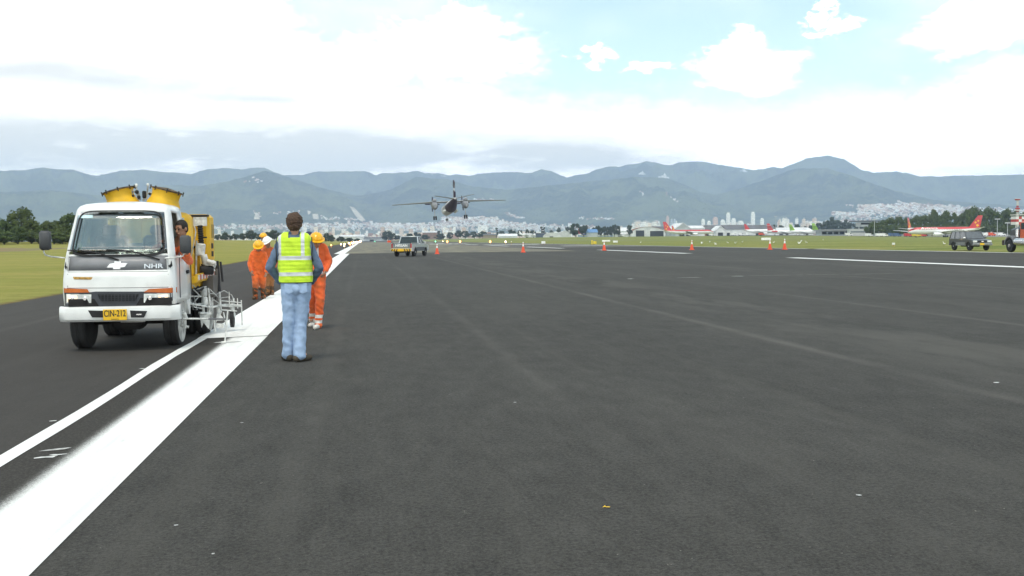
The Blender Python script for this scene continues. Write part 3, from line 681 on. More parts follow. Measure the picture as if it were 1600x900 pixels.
for i in range(19):
    x = -84+i*22; tree('ragged' if i % 2 else 'round', x, 348+(i*7) % 6+(4 if x > 200 else 0), 288, ORD[i]+' tree from the left in the back row of the left wood', 'back row of the left wood', wpx=34, name='broadleaf_tree')
GM = 'low trees of the far hedge line between truck and runway end'
for i, (x, yt, w) in enumerate([(342, 366, 15), (353, 363, 14), (366, 365, 16), (380, 364, 14), (393, 360, 15), (404, 365, 14), (418, 362, 14), (428, 359, 16), (441, 364, 16), (452, 366, 14), (470, 366, 16), (486, 365, 16), (500, 366, 13), (511, 364, 10), (519, 367, 12), (532, 369, 12), (546, 371, 12), (558, 372, 10)]):
    tree('wide', x, yt, 620+i*12, ORD[i]+' low tree from the left in the hedge line between truck and runway end', GM, wpx=w*1.25, name='hedge_tree', dark=True)
GB = 'dark trees between the runway end and the far airport sheds'
for i, (x, yt, w, f) in enumerate([(607, 361, 20, 'wide'), (622, 367, 14, 'round'), (640, 364, 14, 'round'), (652, 362, 14, 'round'), (664, 366, 14, 'round'), (686, 359, 13, 'cone'), (690, 364, 10, 'round'), (703, 362, 11, 'round'), (716, 359, 12, 'round'), (727, 360, 14, 'round'), (741, 361, 14, 'round'), (754, 361, 16, 'wide'), (766, 364, 10, 'round'), (776, 354, 6, 'column'), (784, 360, 12, 'round'), (800, 358, 14, 'round'), (812, 359, 11, 'round'), (824, 357, 8, 'tall'), (833, 359, 10, 'round'), (846, 352, 6, 'column'), (851, 353, 6, 'column'), (862, 359, 8, 'round'), (873, 354, 7, 'tall'), (886, 353, 7, 'tall')]):
    lab = {0: 'wide dark tree dome just left of the pickup roof', 5: 'pointed dark tree above and right of the pickup', 19: 'left one of two slender dark trees side by side'}.get(i, ORD[i]+' dark tree from the left between the runway end and the airport sheds')
    tree(f, x, yt, 1250+(i*37) % 200, lab, None if i in (0, 5, 19) else GB, wpx=w*1.2, name='broadleaf_tree', dark=True)
tree('round', 899, 348, 1050, 'biggest round dark tree, left of the blue roofed shed', wpx=22, name='broadleaf_tree', dark=True)
tree('round', 912, 351, 1060, 'round dark tree leaning on the right side of the biggest round one', wpx=20, name='broadleaf_tree', dark=True)
for i, (x, yt) in enumerate([(928, 354), (934, 351), (939, 354), (945, 352), (950, 353), (955, 352), (960, 349), (966, 351), (984, 350)]):
    tree('tall', x, yt, 1080, ORD[i]+' tree in the ragged dark row right of the blue roofed shed', 'ragged row of dark trees right of the blue roofed shed', wpx=11, name='broadleaf_tree', dark=True)
for i, (x, yt, w, f) in enumerate([(1208, 350, 12, 'round'), (1219, 351, 12, 'round'), (1246, 349, 12, 'round'), (1258, 352, 10, 'tall'), (1268, 351, 12, 'round'), (1279, 347, 13, 'round'), (1290, 345, 14, 'round'), (1300, 338, 16, 'ragged'), (1308, 343, 15, 'round'), (1322, 342, 14, 'ragged'), (1331, 348, 13, 'round'), (1342, 348, 14, 'round'), (1350, 350, 12, 'round')]):
    tree(f, x, yt, 1300, ORD[i]+' tree from the left of the clumps above the parked white jets' if i != 7 else 'tallest ragged tree above the parked white jets', 'clumps of trees above the parked white jets' if i != 7 else None, wpx=w*1.2, name='broadleaf_tree', dark=True)
GR = 'trees of the green wood behind the big red and white jet'
RW = [(1366, 346, 14, 'round'), (1378, 344, 16, 'round'), (1392, 340, 18, 'round'), (1404, 338, 18, 'wide'), (1416, 340, 16, 'round'), (1430, 337, 18, 'round'), (1444, 336, 18, 'round'), (1457, 327, 17, 'round'), (1468, 337, 16, 'round'), (1478, 328, 16, 'ragged'), (1490, 331, 14, 'tall'), (1500, 335, 16, 'round'), (1512, 327, 22, 'wide'), (1524, 323, 26, 'round'), (1536, 333, 18, 'round'), (1546, 324, 24, 'round'), (1558, 330, 18, 'tall'), (1567, 330, 16, 'round'), (1576, 326, 20, 'round'), (1588, 327, 18, 'tall'), (1600, 330, 18, 'round'), (1614, 328, 22, 'round'), (1635, 326, 24, 'round')]
for i, (x, yt, w, f) in enumerate(RW):
    lab = {7: 'round crowned tree above the middle of the big jet', 9: 'ragged thin topped tree right of the round crowned one', 13: 'big round tree right behind the red tail fin', 15: 'big round tree second right of the red tail fin', 18: 'tall tree just left of the red and white mast'}.get(i)
    tree(f, x, yt, 690+(i*31) % 60, lab or ORD[i]+' tree from the left in the green wood behind the biggest jet', None if lab else GR, wpx=w*1.25, name='broadleaf_tree')
for i in range(18):
    tree('wide', 1362+i*14.5, 350+(i*5) % 4, 680, ORD[i]+' bush from the left at the foot of the wood behind the biggest jet', 'bushes at the foot of the wood behind the big jet', wpx=24, name='bush', cat='bush')

# grass bank before the left wood, wire fence on it
def bank():
    mb = MB(); vs = []; xs = np.linspace(-330, -46, 60); 
    for r in range(7):
        t = r/6
        for x in xs:
            y = 140+t*55-(x+75)*.06; z = gz(x, y)+math.sin(t*math.pi)*.42*min(1, max(0, (-48-x)/30))*(.75+.4*math.sin(x*.05)+.2*math.sin(x*.23))-.05; vs.append((x, y, z))
    n = len(xs); mb.add(vs, [(j*n+i, j*n+i+1, (j+1)*n+i+1, (j+1)*n+i) for j in range(6) for i in range(n-1)])
    m = bpy.data.materials.new('dry_grass_bank'); m.use_nodes = True; g = N(m.node_tree); b = m.node_tree.nodes['Principled BSDF']; p = g.pos()
    c = g.mix(g.smooth(g.noise(p, .12, 5, .65), .4, .62), (.14, .13, .04), (.22, .13, .06)); g.l.new(c, b.inputs['Base Color']); b.inputs['Roughness'].default_value = 1
    tag(mb.build('grass_bank', m, smooth=180), kind='structure')
bank()
def fence(x0, x1, y, n, lab):
    t = thing('wire_fence', lab, 'fence', (x0, y, gz(x0, y))); gm = mat('galvanised', (.42, .43, .42), .5, .6); w = MB(); h = 2.0
    for i in range(n+1):
        x = x0+(x1-x0)*i/n; z = gz(x, y); mb = MB(); mb.box((x-x0, 0, z-gz(x0, y)+h/2), (.14, .14, h+.1)); mb.build('post', gm, t)
    for k in range(6): w.tube([(0, 0, .3+k*.33), ((x1-x0), 0, .3+k*.33+gz(x1, y)-gz(x0, y))], .018, 4)
    w.build('wire', gm, t)
fence(-300, -88, 198, 36, 'thin grey wire fence along the grass before the left wood')

# ------------------------------------------------------------------ airport buildings
wallw = mat('pale_sheet_wall', (.62, .63, .61), .7, vs=.15); wallg = mat('grey_sheet_wall', (.42, .45, .45), .7, vs=.15); roofd = mat('dark_roof', (.12, .12, .125), .8, vs=.1)
roofw = mat('white_roof', (.66, .67, .67), .6, vs=.1); brick = mat('brown_wall', (.22, .13, .10), .85, vs=.2); dk = mat('dark_opening', (.02, .02, .022), .8); blur = mat('blue_roof', (.10, .22, .42), .6); rust = mat('rusty_roof', (.28, .16, .12), .8)
def YH(px): return 375-.009*(px-568)
def hangar(x0, x1, ytop, D, lab, wm, rm, kind='gable', doors=(), depth=30, yw=None, cat='hangar', name='hangar', cars=None):
    a, b = A(x0, D), A(x1, D); c = (a+b)/2; w = (b-a).length; rz = math.atan2(b.y-a.y, b.x-a.x); z0 = c.z; xm = (x0+x1)/2
    H = CAM_H+(YH(xm)-ytop)/FPX*D-z0; hw = H*.72 if yw is None else CAM_H+(YH(xm)-yw)/FPX*D-z0
    t = thing(name, lab, cat, (c.x, c.y, z0), rz); mb = MB(); rb = MB(); e = .15
    if kind == 'gable':        # gable end faces the runway
        mb.prism([(-w/2, 0, -1), (w/2, 0, -1), (w/2, 0, hw), (0, 0, H), (-w/2, 0, hw)], (0, depth, 0))
        for s in (-1, 1): rb.prism([(s*(w/2+.6), -.5, hw-.4*(H-hw)/w), (0, -.5, H), (0, -.5, H+.5), (s*(w/2+.6), -.5, hw+.5)], (0, depth+1, 0))
    elif kind == 'shed':       # eave faces the runway, roof rises away
        mb.box((0, depth/2, hw/2-.5), (w, depth, hw+1)); rb.prism([(-w/2-.5, -.6, hw), (-w/2-.5, depth/2, H), (-w/2-.5, depth+.6, hw)], (w+1, 0, 0))
    elif kind == 'arch':
        pts = [(w/2*math.cos(q), 0, -1+hw*.55+(H+1-hw*.55)*math.sin(q)) for q in [math.pi*k/12 for k in range(13)]]
        mb.prism([(-w/2, 0, -1), (w/2, 0, -1)]+pts, (0, depth, 0))
        o = [(p[0]*1.02, -.4, p[2]+.4) for p in pts]; i = [(p[0], -.4, p[2]+.02) for p in pts]; rb.rings([[*o, *i[::-1]], [(p[0], depth+.4, p[2]) for p in [*o, *i[::-1]]]])
    mb.build('wall', wm, t); rb.build('roof', rm, t)
    for (u0, u1, hh) in doors:
        db = MB(); db.box(((u0+u1)/2*w-w/2, -.08, hh*hw/2), ((u1-u0)*w, .3, hh*hw)); d = db.build('door', dk, t)
        fb = MB(); fb.box(((u0+u1)/2*w-w/2, -.12, hh*hw+.2), ((u1-u0)*w+.8, .4, .4)); fb.build('lintel', wm, d)
    return t
hangar(1055, 1080, 348.5, 1000, 'tall grey gabled hangar with a narrow dark door behind the red tails', wallg, roofw, 'gable', [(.33, .55, .5)], yw=358, depth=60)
hangar(1070, 1101, 352, 1010, 'long pale hangar joined to the tall gabled one', wallw, roofw, 'shed', [(.02, .2, .4)], yw=356.5)
hangar(1097, 1168, 351, 1100, 'low dark roofed brick hangar below the cream towers', brick, roofd, 'shed', [(.1, .2, .6), (.5, .7, .6)], yw=360)
hangar(1118, 1134, 353, 960, 'small white gabled hangar front with a dark arched mouth', wallw, roofw, 'gable', [(.25, .72, .72)], yw=361, depth=25)
hangar(1134, 1212, 351, 1080, 'long white walled hangar under a dark roof behind the red tailed jets', wallw, roofd, 'shed', [(.02, .08, .5), (.6, .66, .5)], yw=358)
hangar(1212, 1268, 355, 1080, 'low cream service building behind the green tailed jets', wallw, roofw, 'shed', [(.1, .2, .5)], yw=359, name='service_building', cat='building')
hangar(986, 1040, 354.5, 1150, 'open fronted maintenance shed with a shallow curved rusty roof', wallw, rust, 'arch', [(.14, .38, .9), (.55, .94, .8)], yw=358.5, name='maintenance_shed', cat='shed')
hangar(1022, 1056, 353, 1180, 'grey sheds with dark roof between the curved shed and gabled hangar', wallg, roofd, 'shed', [(.2, .8, .7)], yw=358, name='maintenance_shed', cat='shed')
hangar(962, 984, 355, 1250, 'small white stepped shed left of the rusty curved roof', wallw, roofw, 'shed', [(.3, .5, .6)], yw=361, name='maintenance_shed', cat='shed')
hangar(920, 934, 357.5, 1000, 'small shed with bright blue roof beside the biggest round tree', wallg, blur, 'shed', (), yw=363, name='storage_shed', cat='shed')
hangar(849, 877, 363.5, 1050, 'low white arched shelter left of the biggest round tree', wallw, roofw, 'arch', [(.35, .55, .6)], yw=368, name='arched_shelter', cat='shed')
hangar(872, 892, 360.5, 1080, 'white roofed shed behind the low arched shelter', wallw, roofw, 'gable', (), yw=365, name='storage_shed', cat='shed')
hangar(838, 852, 363.5, 1060, 'blue black cubic hut left of the white arched shelter', mat('blue_black_wall', (.06, .075, .10), .7), roofd, 'shed', (), yw=364.5, name='storage_shed', cat='shed')
hangar(820, 838, 365, 1080, 'low cream shed left of the blue black hut', wallw, roofw, 'shed', (), yw=368, name='storage_shed', cat='shed')
hangar(779, 808, 364.8, 1180, 'low long white roofed hall right of the brown sheds', wallw, roofw, 'shed', (), yw=369, name='storage_hall', cat='shed')
hangar(755, 775, 365, 1180, 'brown walled hall below the wide white block', mat('ochre_wall', (.30, .24, .17), .8), roofd, 'shed', (), yw=367, name='storage_hall', cat='shed')
hangar(529, 568, 366.5, 1500, 'long white industrial hall at the far end of the edge stripe', wallw, roofw, 'shed', [(.1, .3, .5)], yw=369.5, name='industrial_hall', cat='factory')
hangar(568, 600, 370, 1500, 'low grey building straight beyond the end of the runway', wallg, roofd, 'shed', [(.3, .5, .5)], yw=372, name='industrial_hall', cat='factory')
hangar(660, 686, 361, 1900, 'long brick coloured block left of the pointed dark tree', brick, roofw, 'shed', (), yw=363, name='warehouse', cat='building')
def terminal():
    D = 760; a, b = A(1284, D), A(1412, D); w = (b-a).length; rz = math.atan2(b.y-a.y, b.x-a.x); c = (a+b)/2; t = thing('terminal_building', 'long low terminal with grey flat roofs behind the parked jets', 'terminal', (c.x, c.y, c.z), rz)
    mb = MB(); mb.box((0, 8, 1.6), (w, 14, 4.4)); mb.build('wall', wallg, t)
    r = MB(); r.box((0, 6, 4.3), (w+3, 20, .9)); r.build('roof', mat('slab_roof', (.30, .31, .31), .7), t)
    for i in range(14):
        k = MB(); k.box((-w/2+w*(i+.5)/14, .9, 2.0), (w/14*.72, .25, 2.0)); k.build('window', dk, t)
    a, b = A(1343, D+60), A(1386, D+60); c2 = (a+b)/2
    t = thing('control_hall', 'raised hall on columns with a thin overhanging roof above the terminal', 'building', (c2.x, c2.y, c2.z), rz); w = (b-a).length; top = CAM_H+(YH(1364)-343.5)/FPX*(D+60)-c2.z
    mb = MB(); mb.box((0, 8, top*.70), (w*.86, 12, top*.3)); mb.build('wall', wallw, t); r = MB(); r.box((0, 8, top-.8), (w+6, 20, .9)); r.build('roof', roofd, t); k = MB(); k.box((0, 1.9, top*.76), (w*.84, .3, top*.14)); k.build('window', dk, t)
    for i in range(5):
        k = MB(); k.box((-w*.4+w*.2*i, 8, top*.27), (1, 1, top*.56)); k.build('column', wallg, t)
    a, b = A(1328, 700), A(1352, 700); c = (a+b)/2; w = (b-a).length; t = thing('site_office', 'white boxy site office with a dark window band beside the jet noses', 'building', c, rz); H = CAM_H+(YH(1340)-358)/FPX*700-c.z
    mb = MB(); mb.box((0, 3, H/2), (w, 6, H)); mb.build('wall', wallw, t); k = MB(); k.box((0, -.05, H*.62), (w*.9, .12, H*.25)); k.build('window', mat('window_band', (.22, .25, .26), .3), t); k = MB(); k.box((0, 3, H+.15), (w+.5, 6.5, .3)); k.build('roof', roofw, t)
terminal()
def mast():
    D = 420; c = A(1589, D); t = thing('radar_mast', 'red and white banded lattice mast with round platforms above the dark truck', 'mast', c); s = D/FPX; H = (YH(1589)-311)*s+CAM_H-c.z
    red = mat('mast_red', (.45, .05, .05), .6); wh = mat('mast_white', (.75, .73, .72), .6)
    for k in range(6):
        z0, z1 = H*k/6, H*(k+1)/6; mb = MB(); w = .95-.08*k
        for sx in (-1, 1):
            for sy in (-1, 1): mb.tube([(sx*w/2, sy*w/2, z0), (sx*(w-.08)/2, sy*(w-.08)/2, z1)], .10, 5)
        for j in range(3):
            za, zb = z0+(z1-z0)*j/3, z0+(z1-z0)*(j+1)/3
            for (p, q) in [((-1, -1), (1, -1)), ((1, -1), (1, 1)), ((1, 1), (-1, 1)), ((-1, 1), (-1, -1))]: mb.tube([(p[0]*w/2, p[1]*w/2, za), (q[0]*w/2, q[1]*w/2, zb)], .06, 4)
        mb.build('mast_section', red if k % 2 == 0 else wh, t)
    for z, r, h, m in [(H*.70, 1.35, .35, wh), (H*.74, 1.0, .5, red), (H*.97, 1.15, .5, red), (H*1.0, 1.3, .2, wh)]:
        mb = MB(); mb.lathe([(r*.8, 0), (r, h*.3), (r, h)], (0, 0, z), n=14); mb.build('platform', m, t)
    c = A(1592, 300); s = 300/FPX; t = thing('equipment_cabin', 'red and white chequered cabin at the foot of the lattice mast', 'cabin', c); z0 = (YH(1590)-351)*s+CAM_H-c.z
    lb = MB()
    for sx in (-.9, .9): lb.tube([(sx, 0, -.2), (sx, 0, z0+.1)], .12, 6)
    lb.build('stilt', mat('stilt_grey', (.35, .35, .34)), t)
    for i in range(4):
        for j in range(3):
            mb = MB(); mb.box((-1.5+i, 0, z0+.45+j*.85), (1.0, 2.4, .85)); mb.build('chequer_panel', red if (i+j) % 2 else wh, t)
    mb = MB(); mb.box((0, 0, z0+3.1), (4.3, 2.8, .2)); mb.build('roof', wh, t)
mast()
def lamp_mast(px, yt, D, lab):
    c = A(px, D); H = CAM_H+(YH(px)-yt)/FPX*D-c.z; t = thing('light_mast', lab, 'light mast', c, group=None); mb = MB(); mb.tube([(0, 0, 0), (0, 0, H)], .22, 8, .12); mb.build('pole', mat('pole_grey', (.5, .52, .52), .5, .3), t)
    hb = MB(); hb.box((0, 0, H), (3.2, .8, .5)); hb.build('lamp_head', mat('lamp_head', (.6, .62, .62), .4), t)
lamp_mast(1558, 342, 600, 'slim grey light mast in front of the trees, left one of two'); lamp_mast(1574, 348, 600, 'slim grey light mast nearest the red and white mast'); lamp_mast(1212, 338, 1000, 'thin dark light mast above the green tailed jets')
lamp_mast(992, 344, 1150, 'thin dark mast over the cream blocks'); lamp_mast(1366, 343, 650, 'thin mast right of the white site office')

# ------------------------------------------------------------------ aeroplanes
pw = mat('aircraft_white', (.80, .80, .79), .35, var=.04, coat=.3); pr = mat('aircraft_red', (.50, .025, .03), .35, var=.05, coat=.3); pyel = mat('aircraft_yellow', (.85, .45, .02), .4); pgry = mat('aircraft_grey', (.42, .43, .44), .4); tyre = mat('tyre_rubber', (.025, .025, .026), .85, var=.2, bump=.2)
pgrn = mat('aircraft_green', (.25, .45, .05), .4); pblu = mat('aircraft_blue', (.06, .14, .40), .4); pdk = mat('aircraft_dark', (.035, .02, .045), .45)
def fus_rings(prof, n=20):
    return [[(x, y0+ry*math.cos(2*math.pi*k/n), z+rz*math.sin(2*math.pi*k/n)) for k in range(n)] for (x, y0, z, ry, rz) in prof]
def airfoil(p, q, cp, cq, th, vert=False):
    """a wing from root p (chord cp) to tip q (chord cq); x is fore-aft"""
    rs = []
    for (c, ch) in ((p, cp), (Vector(p).lerp(Vector(q), .5), (cp+cq)/2), (q, cq)):
        t = th*ch; o = [(.5, 0), (.3, .45), (-.1, .5), (-.5, .05), (-.1, -.35), (.3, -.4)]
        rs.append([(c[0]+a*ch, c[1]+(b*t if vert else 0), c[2]+(0 if vert else b*t)) for a, b in o])
    return rs
def jet(name, L, R, lab, loc, rz, fin=pr, top=pw, ttail=False, body=pw, fin2=None, belly=pw, group=None, word=None, wing=None, wingm=None, engines=pw, span=None, sc=1.0, cheat=None):
    """jet airliner, nose towards +x"""
    t = thing(name, lab, 'airliner', loc, rz, group); zc = R+1.9 if not ttail else R+1.1; S = span or L*.42
    prof = [(L/2, 0, zc-.45*R, .05, .05), (L/2-.6, 0, zc-.35*R, .42*R, .38*R), (L/2-2, 0, zc-.18*R, .75*R, .70*R), (L/2-4, 0, zc-.04*R, .95*R, .93*R), (L/2-6, 0, zc, R, R), (-L*.2, 0, zc, R, R), (-L*.33, 0, zc+.18*R, .85*R, .80*R), (-L*.43, 0, zc+.42*R, .5*R, .50*R), (-L/2+.4, 0, zc+.58*R, .2*R, .25*R), (-L/2, 0, zc+.6*R, .08*R, .1*R)]
    # upper and lower shells so that the top can be another colour
    def half(lo, hi, mm, nm):
        n = 12; rs = []
        for (x, y0, z, ry, rz_) in prof: rs.append([(x, ry*math.cos(a), z+rz_*math.sin(a)) for a in [lo+(hi-lo)*k/n for k in range(n+1)]])
        mb = MB(); mb.rings(rs, cap=False, closed=False); return mb.build(nm, mm, t, smooth=60)
    half(math.radians(20), math.radians(160), top, 'fuselage_top'); half(math.radians(160), math.radians(380), belly, 'fuselage')
    for s in (-1, 1):
        wz = zc-.55*R; mb = MB(); x0 = L*.06 if not ttail else -L*.04; mb.rings(airfoil((x0, s*R*.6, wz), (x0-S*.50, s*S, wz+S*.09), L*.17, L*.05, .11)); mb.build('wing', wingm or pgry, t, smooth=40)
        hz = zc+.55*R if not ttail else zc+R*.7+L*.13; mb = MB(); mb.rings(airfoil((-L*.44, s*.2, hz), (-L*.50, s*S*.38, hz+(.6 if not ttail else 0)), L*.09, L*.04, .09)); mb.build('tailplane', pw, t, smooth=40)
        ex, ey, ez = (x0+L*.06, s*S*.34, wz-1.0) if not ttail else (-L*.30, s*(R+.75), zc+.35*R); er = R*.52 if not ttail else R*.42
        mb = MB(); mb.lathe([(er*.75, 0), (er, .3), (er*1.02, 2.2), (er*.8, 4.0), (er*.45, 5.0)], (ex+1.8, ey, ez), (-1, 0, 0), 16); e = mb.build('engine', engines, t, smooth=40)
        mb = MB(); mb.lathe([(0.01, 0), (er*.74, .02)], (ex+1.78, ey, ez), (-1, 0, 0), 16); mb.build('intake', dk, e)
        mb = MB(); mb.box((ex-.8, ey*(.97 if ttail else 1), (ez+wz)/2+.4 if not ttail else ez), (3.4, .3 if not ttail else .9, 1.2 if not ttail else .3)); mb.build('pylon', pgry, t)
        g = MB(); g.tube([(-L*.02, s*R*1.1, zc-R*.6), (-L*.02, s*R*1.2, .5)], .14, 8); g = g.build('main_gear', pgry, t); w = MB()
        for dx in (-.5, .5): w.lathe([(.2, -.35), (.5, -.3), (.5, .3), (.2, .35)], (-L*.02+dx, s*R*1.2, .5), (0, 1, 0), 16)
        w.build('wheel', tyre, g, smooth=40)
    fz = zc+.75*R; fh = L*.175; mb = MB()
    mb.rings(airfoil((-L*.40, 0, fz-.4), (-L*.485 if not ttail else -L*.47, 0, fz+fh), L*.155, L*.06, .07, True)); f = mb.build('tail_fin', fin, t, smooth=40)
    if fin2 is not None:
        for (u, v, r) in [(-.445, .18, .9), (-.42, .42, .75), (-.455, .55, .6)]:
            k = MB(); n = 7; x, z = L*u, fz+fh*v; k.prism([(x+r*(1 if j % 2 else .6)*math.cos(j*6.28/10), -.32-.0*j, z+r*(1 if j % 2 else .6)*math.sin(j*6.28/10)) for j in range(10)], (0, .64, 0)); k.build('fin_emblem', fin2, f)
    g = MB(); g.tube([(L*.38, 0, zc-R*.7), (L*.38, 0, .4)], .12, 8); g = g.build('nose_gear', pgry, t); w = MB()
    w.lathe([(.2, -.3), (.4, -.26), (.4, .26), (.2, .3)], (L*.38, 0, .4), (0, 1, 0), 16); w.build('wheel', tyre, g, smooth=40)
    mb = MB(); a0, a1 = math.radians(28), math.radians(48)
    for s in (1, -1):
        mb.add([(x, s*math.cos(a)*R*k, zc-.1*R+math.sin(a)*R*k) for (x, k) in ((L/2-2.2, .80), (L/2-3.4, .95)) for a in (a0, a1)], [(0, 1, 3, 2)])
    mb.add([(L/2-2.1, s*R*.42, zc+.40*R) for s in (-1, 1)]+[(L/2-3.0, s*R*.42, zc+.68*R) for s in (-1, 1)], [(0, 1, 3, 2)]); mb.build('cockpit_window', dk, t)
    for s in (1, -1):
        mb = MB(); nwin = 26
        for i in range(nwin):
            x = L*.34-L*.58*i/nwin; z = zc+.30*R; mb.box((x, s*R*.962, z), (.28, .05, .36))
        mb.build('cabin_windows', dk, t)
    if word:
        for s in (-1, 1):
            text(word, R*1.15, 'airline_lettering', pw, t, (L*.21, s*(R*.86), zc+R*.64), (rad(57) if s < 0 else rad(57), 0, 0 if s < 0 else math.pi), .04, sx=1.25)
    t.scale = (sc,)*3; return t
a = A(1475, 560); jet('airliner', 40, 2.05, 'big white jet with red roof stripe and lettering, largest of the parked jets', (a.x, a.y, a.z), math.pi-rad(22)+.0, fin=pr, top=pr, fin2=pyel, word='Avianca', wingm=pw, span=15)
a = A(1436, 640); jet('airliner', 40, 1.9, 'red tailed jet with a yellow emblem half hidden behind the biggest one', (a.x, a.y, a.z), rad(38), fin=pr, fin2=pyel, wingm=pw, span=15)
a = A(1383, 720); jet('airliner', 24, 1.5, 'small jet with white and orange fin below the wing tips of the big jets', (a.x, a.y, a.z), rad(18), fin=pr, fin2=pyel, wingm=pw, span=10)
a = A(1076, 880); jet('airliner', 46, 1.9, 'long red striped jet with red and yellow tail in front of the gabled hangar', (a.x, a.y, a.z), rad(-9), fin=pr, top=pr, fin2=pyel, span=17)
a = A(1066, 940); jet('airliner', 30, 1.8, 'second red and yellow tail just right of the first one by the gabled hangar', (a.x, a.y, a.z), rad(30), fin=pr, fin2=pyel, span=14)
a = A(1190, 860); jet('airliner', 30, 1.8, 'jet with an upright slim red tail under the lone white skyscraper', (a.x, a.y, a.z), rad(-28), fin=pr, span=13)
a = A(1231, 840); jet('airliner', 36, 1.7, 'rear engined jet with a big swept red tail left of the green tailed jets', (a.x, a.y, a.z), rad(-18), fin=pr, ttail=True, engines=pr, span=14)
a = A(1262, 800); jet('airliner', 30, 1.6, 'white jet with green and white tail, left one of two green tails', (a.x, a.y, a.z), rad(-22), fin=pgrn, ttail=True, span=13, group=None)
a = A(1302, 780); jet('airliner', 34, 1.6, 'white jet with green and white tail and blue belly, right one of two green tails', (a.x, a.y, a.z), rad(-16), fin=pgrn, belly=pw, ttail=True, engines=pblu, span=13)
a = A(928, 1200); jet('airliner', 40, 1.7, 'rear engined jet with dark red tail right below the blue roofed shed', (a.x, a.y, a.z), rad(-6), fin=pr, ttail=True, engines=pblu, span=15)
a = A(968, 1180); jet('airliner', 34, 1.7, 'all white jet nose to tail right of the dark red tailed one', (a.x, a.y, a.z), rad(-8), fin=pw, span=14)
a = A(824, 1050); jet('small_airliner', 18, 1.3, 'small white aeroplane in front of the low cream shed', (a.x, a.y, a.z), rad(0), fin=pw, span=9)

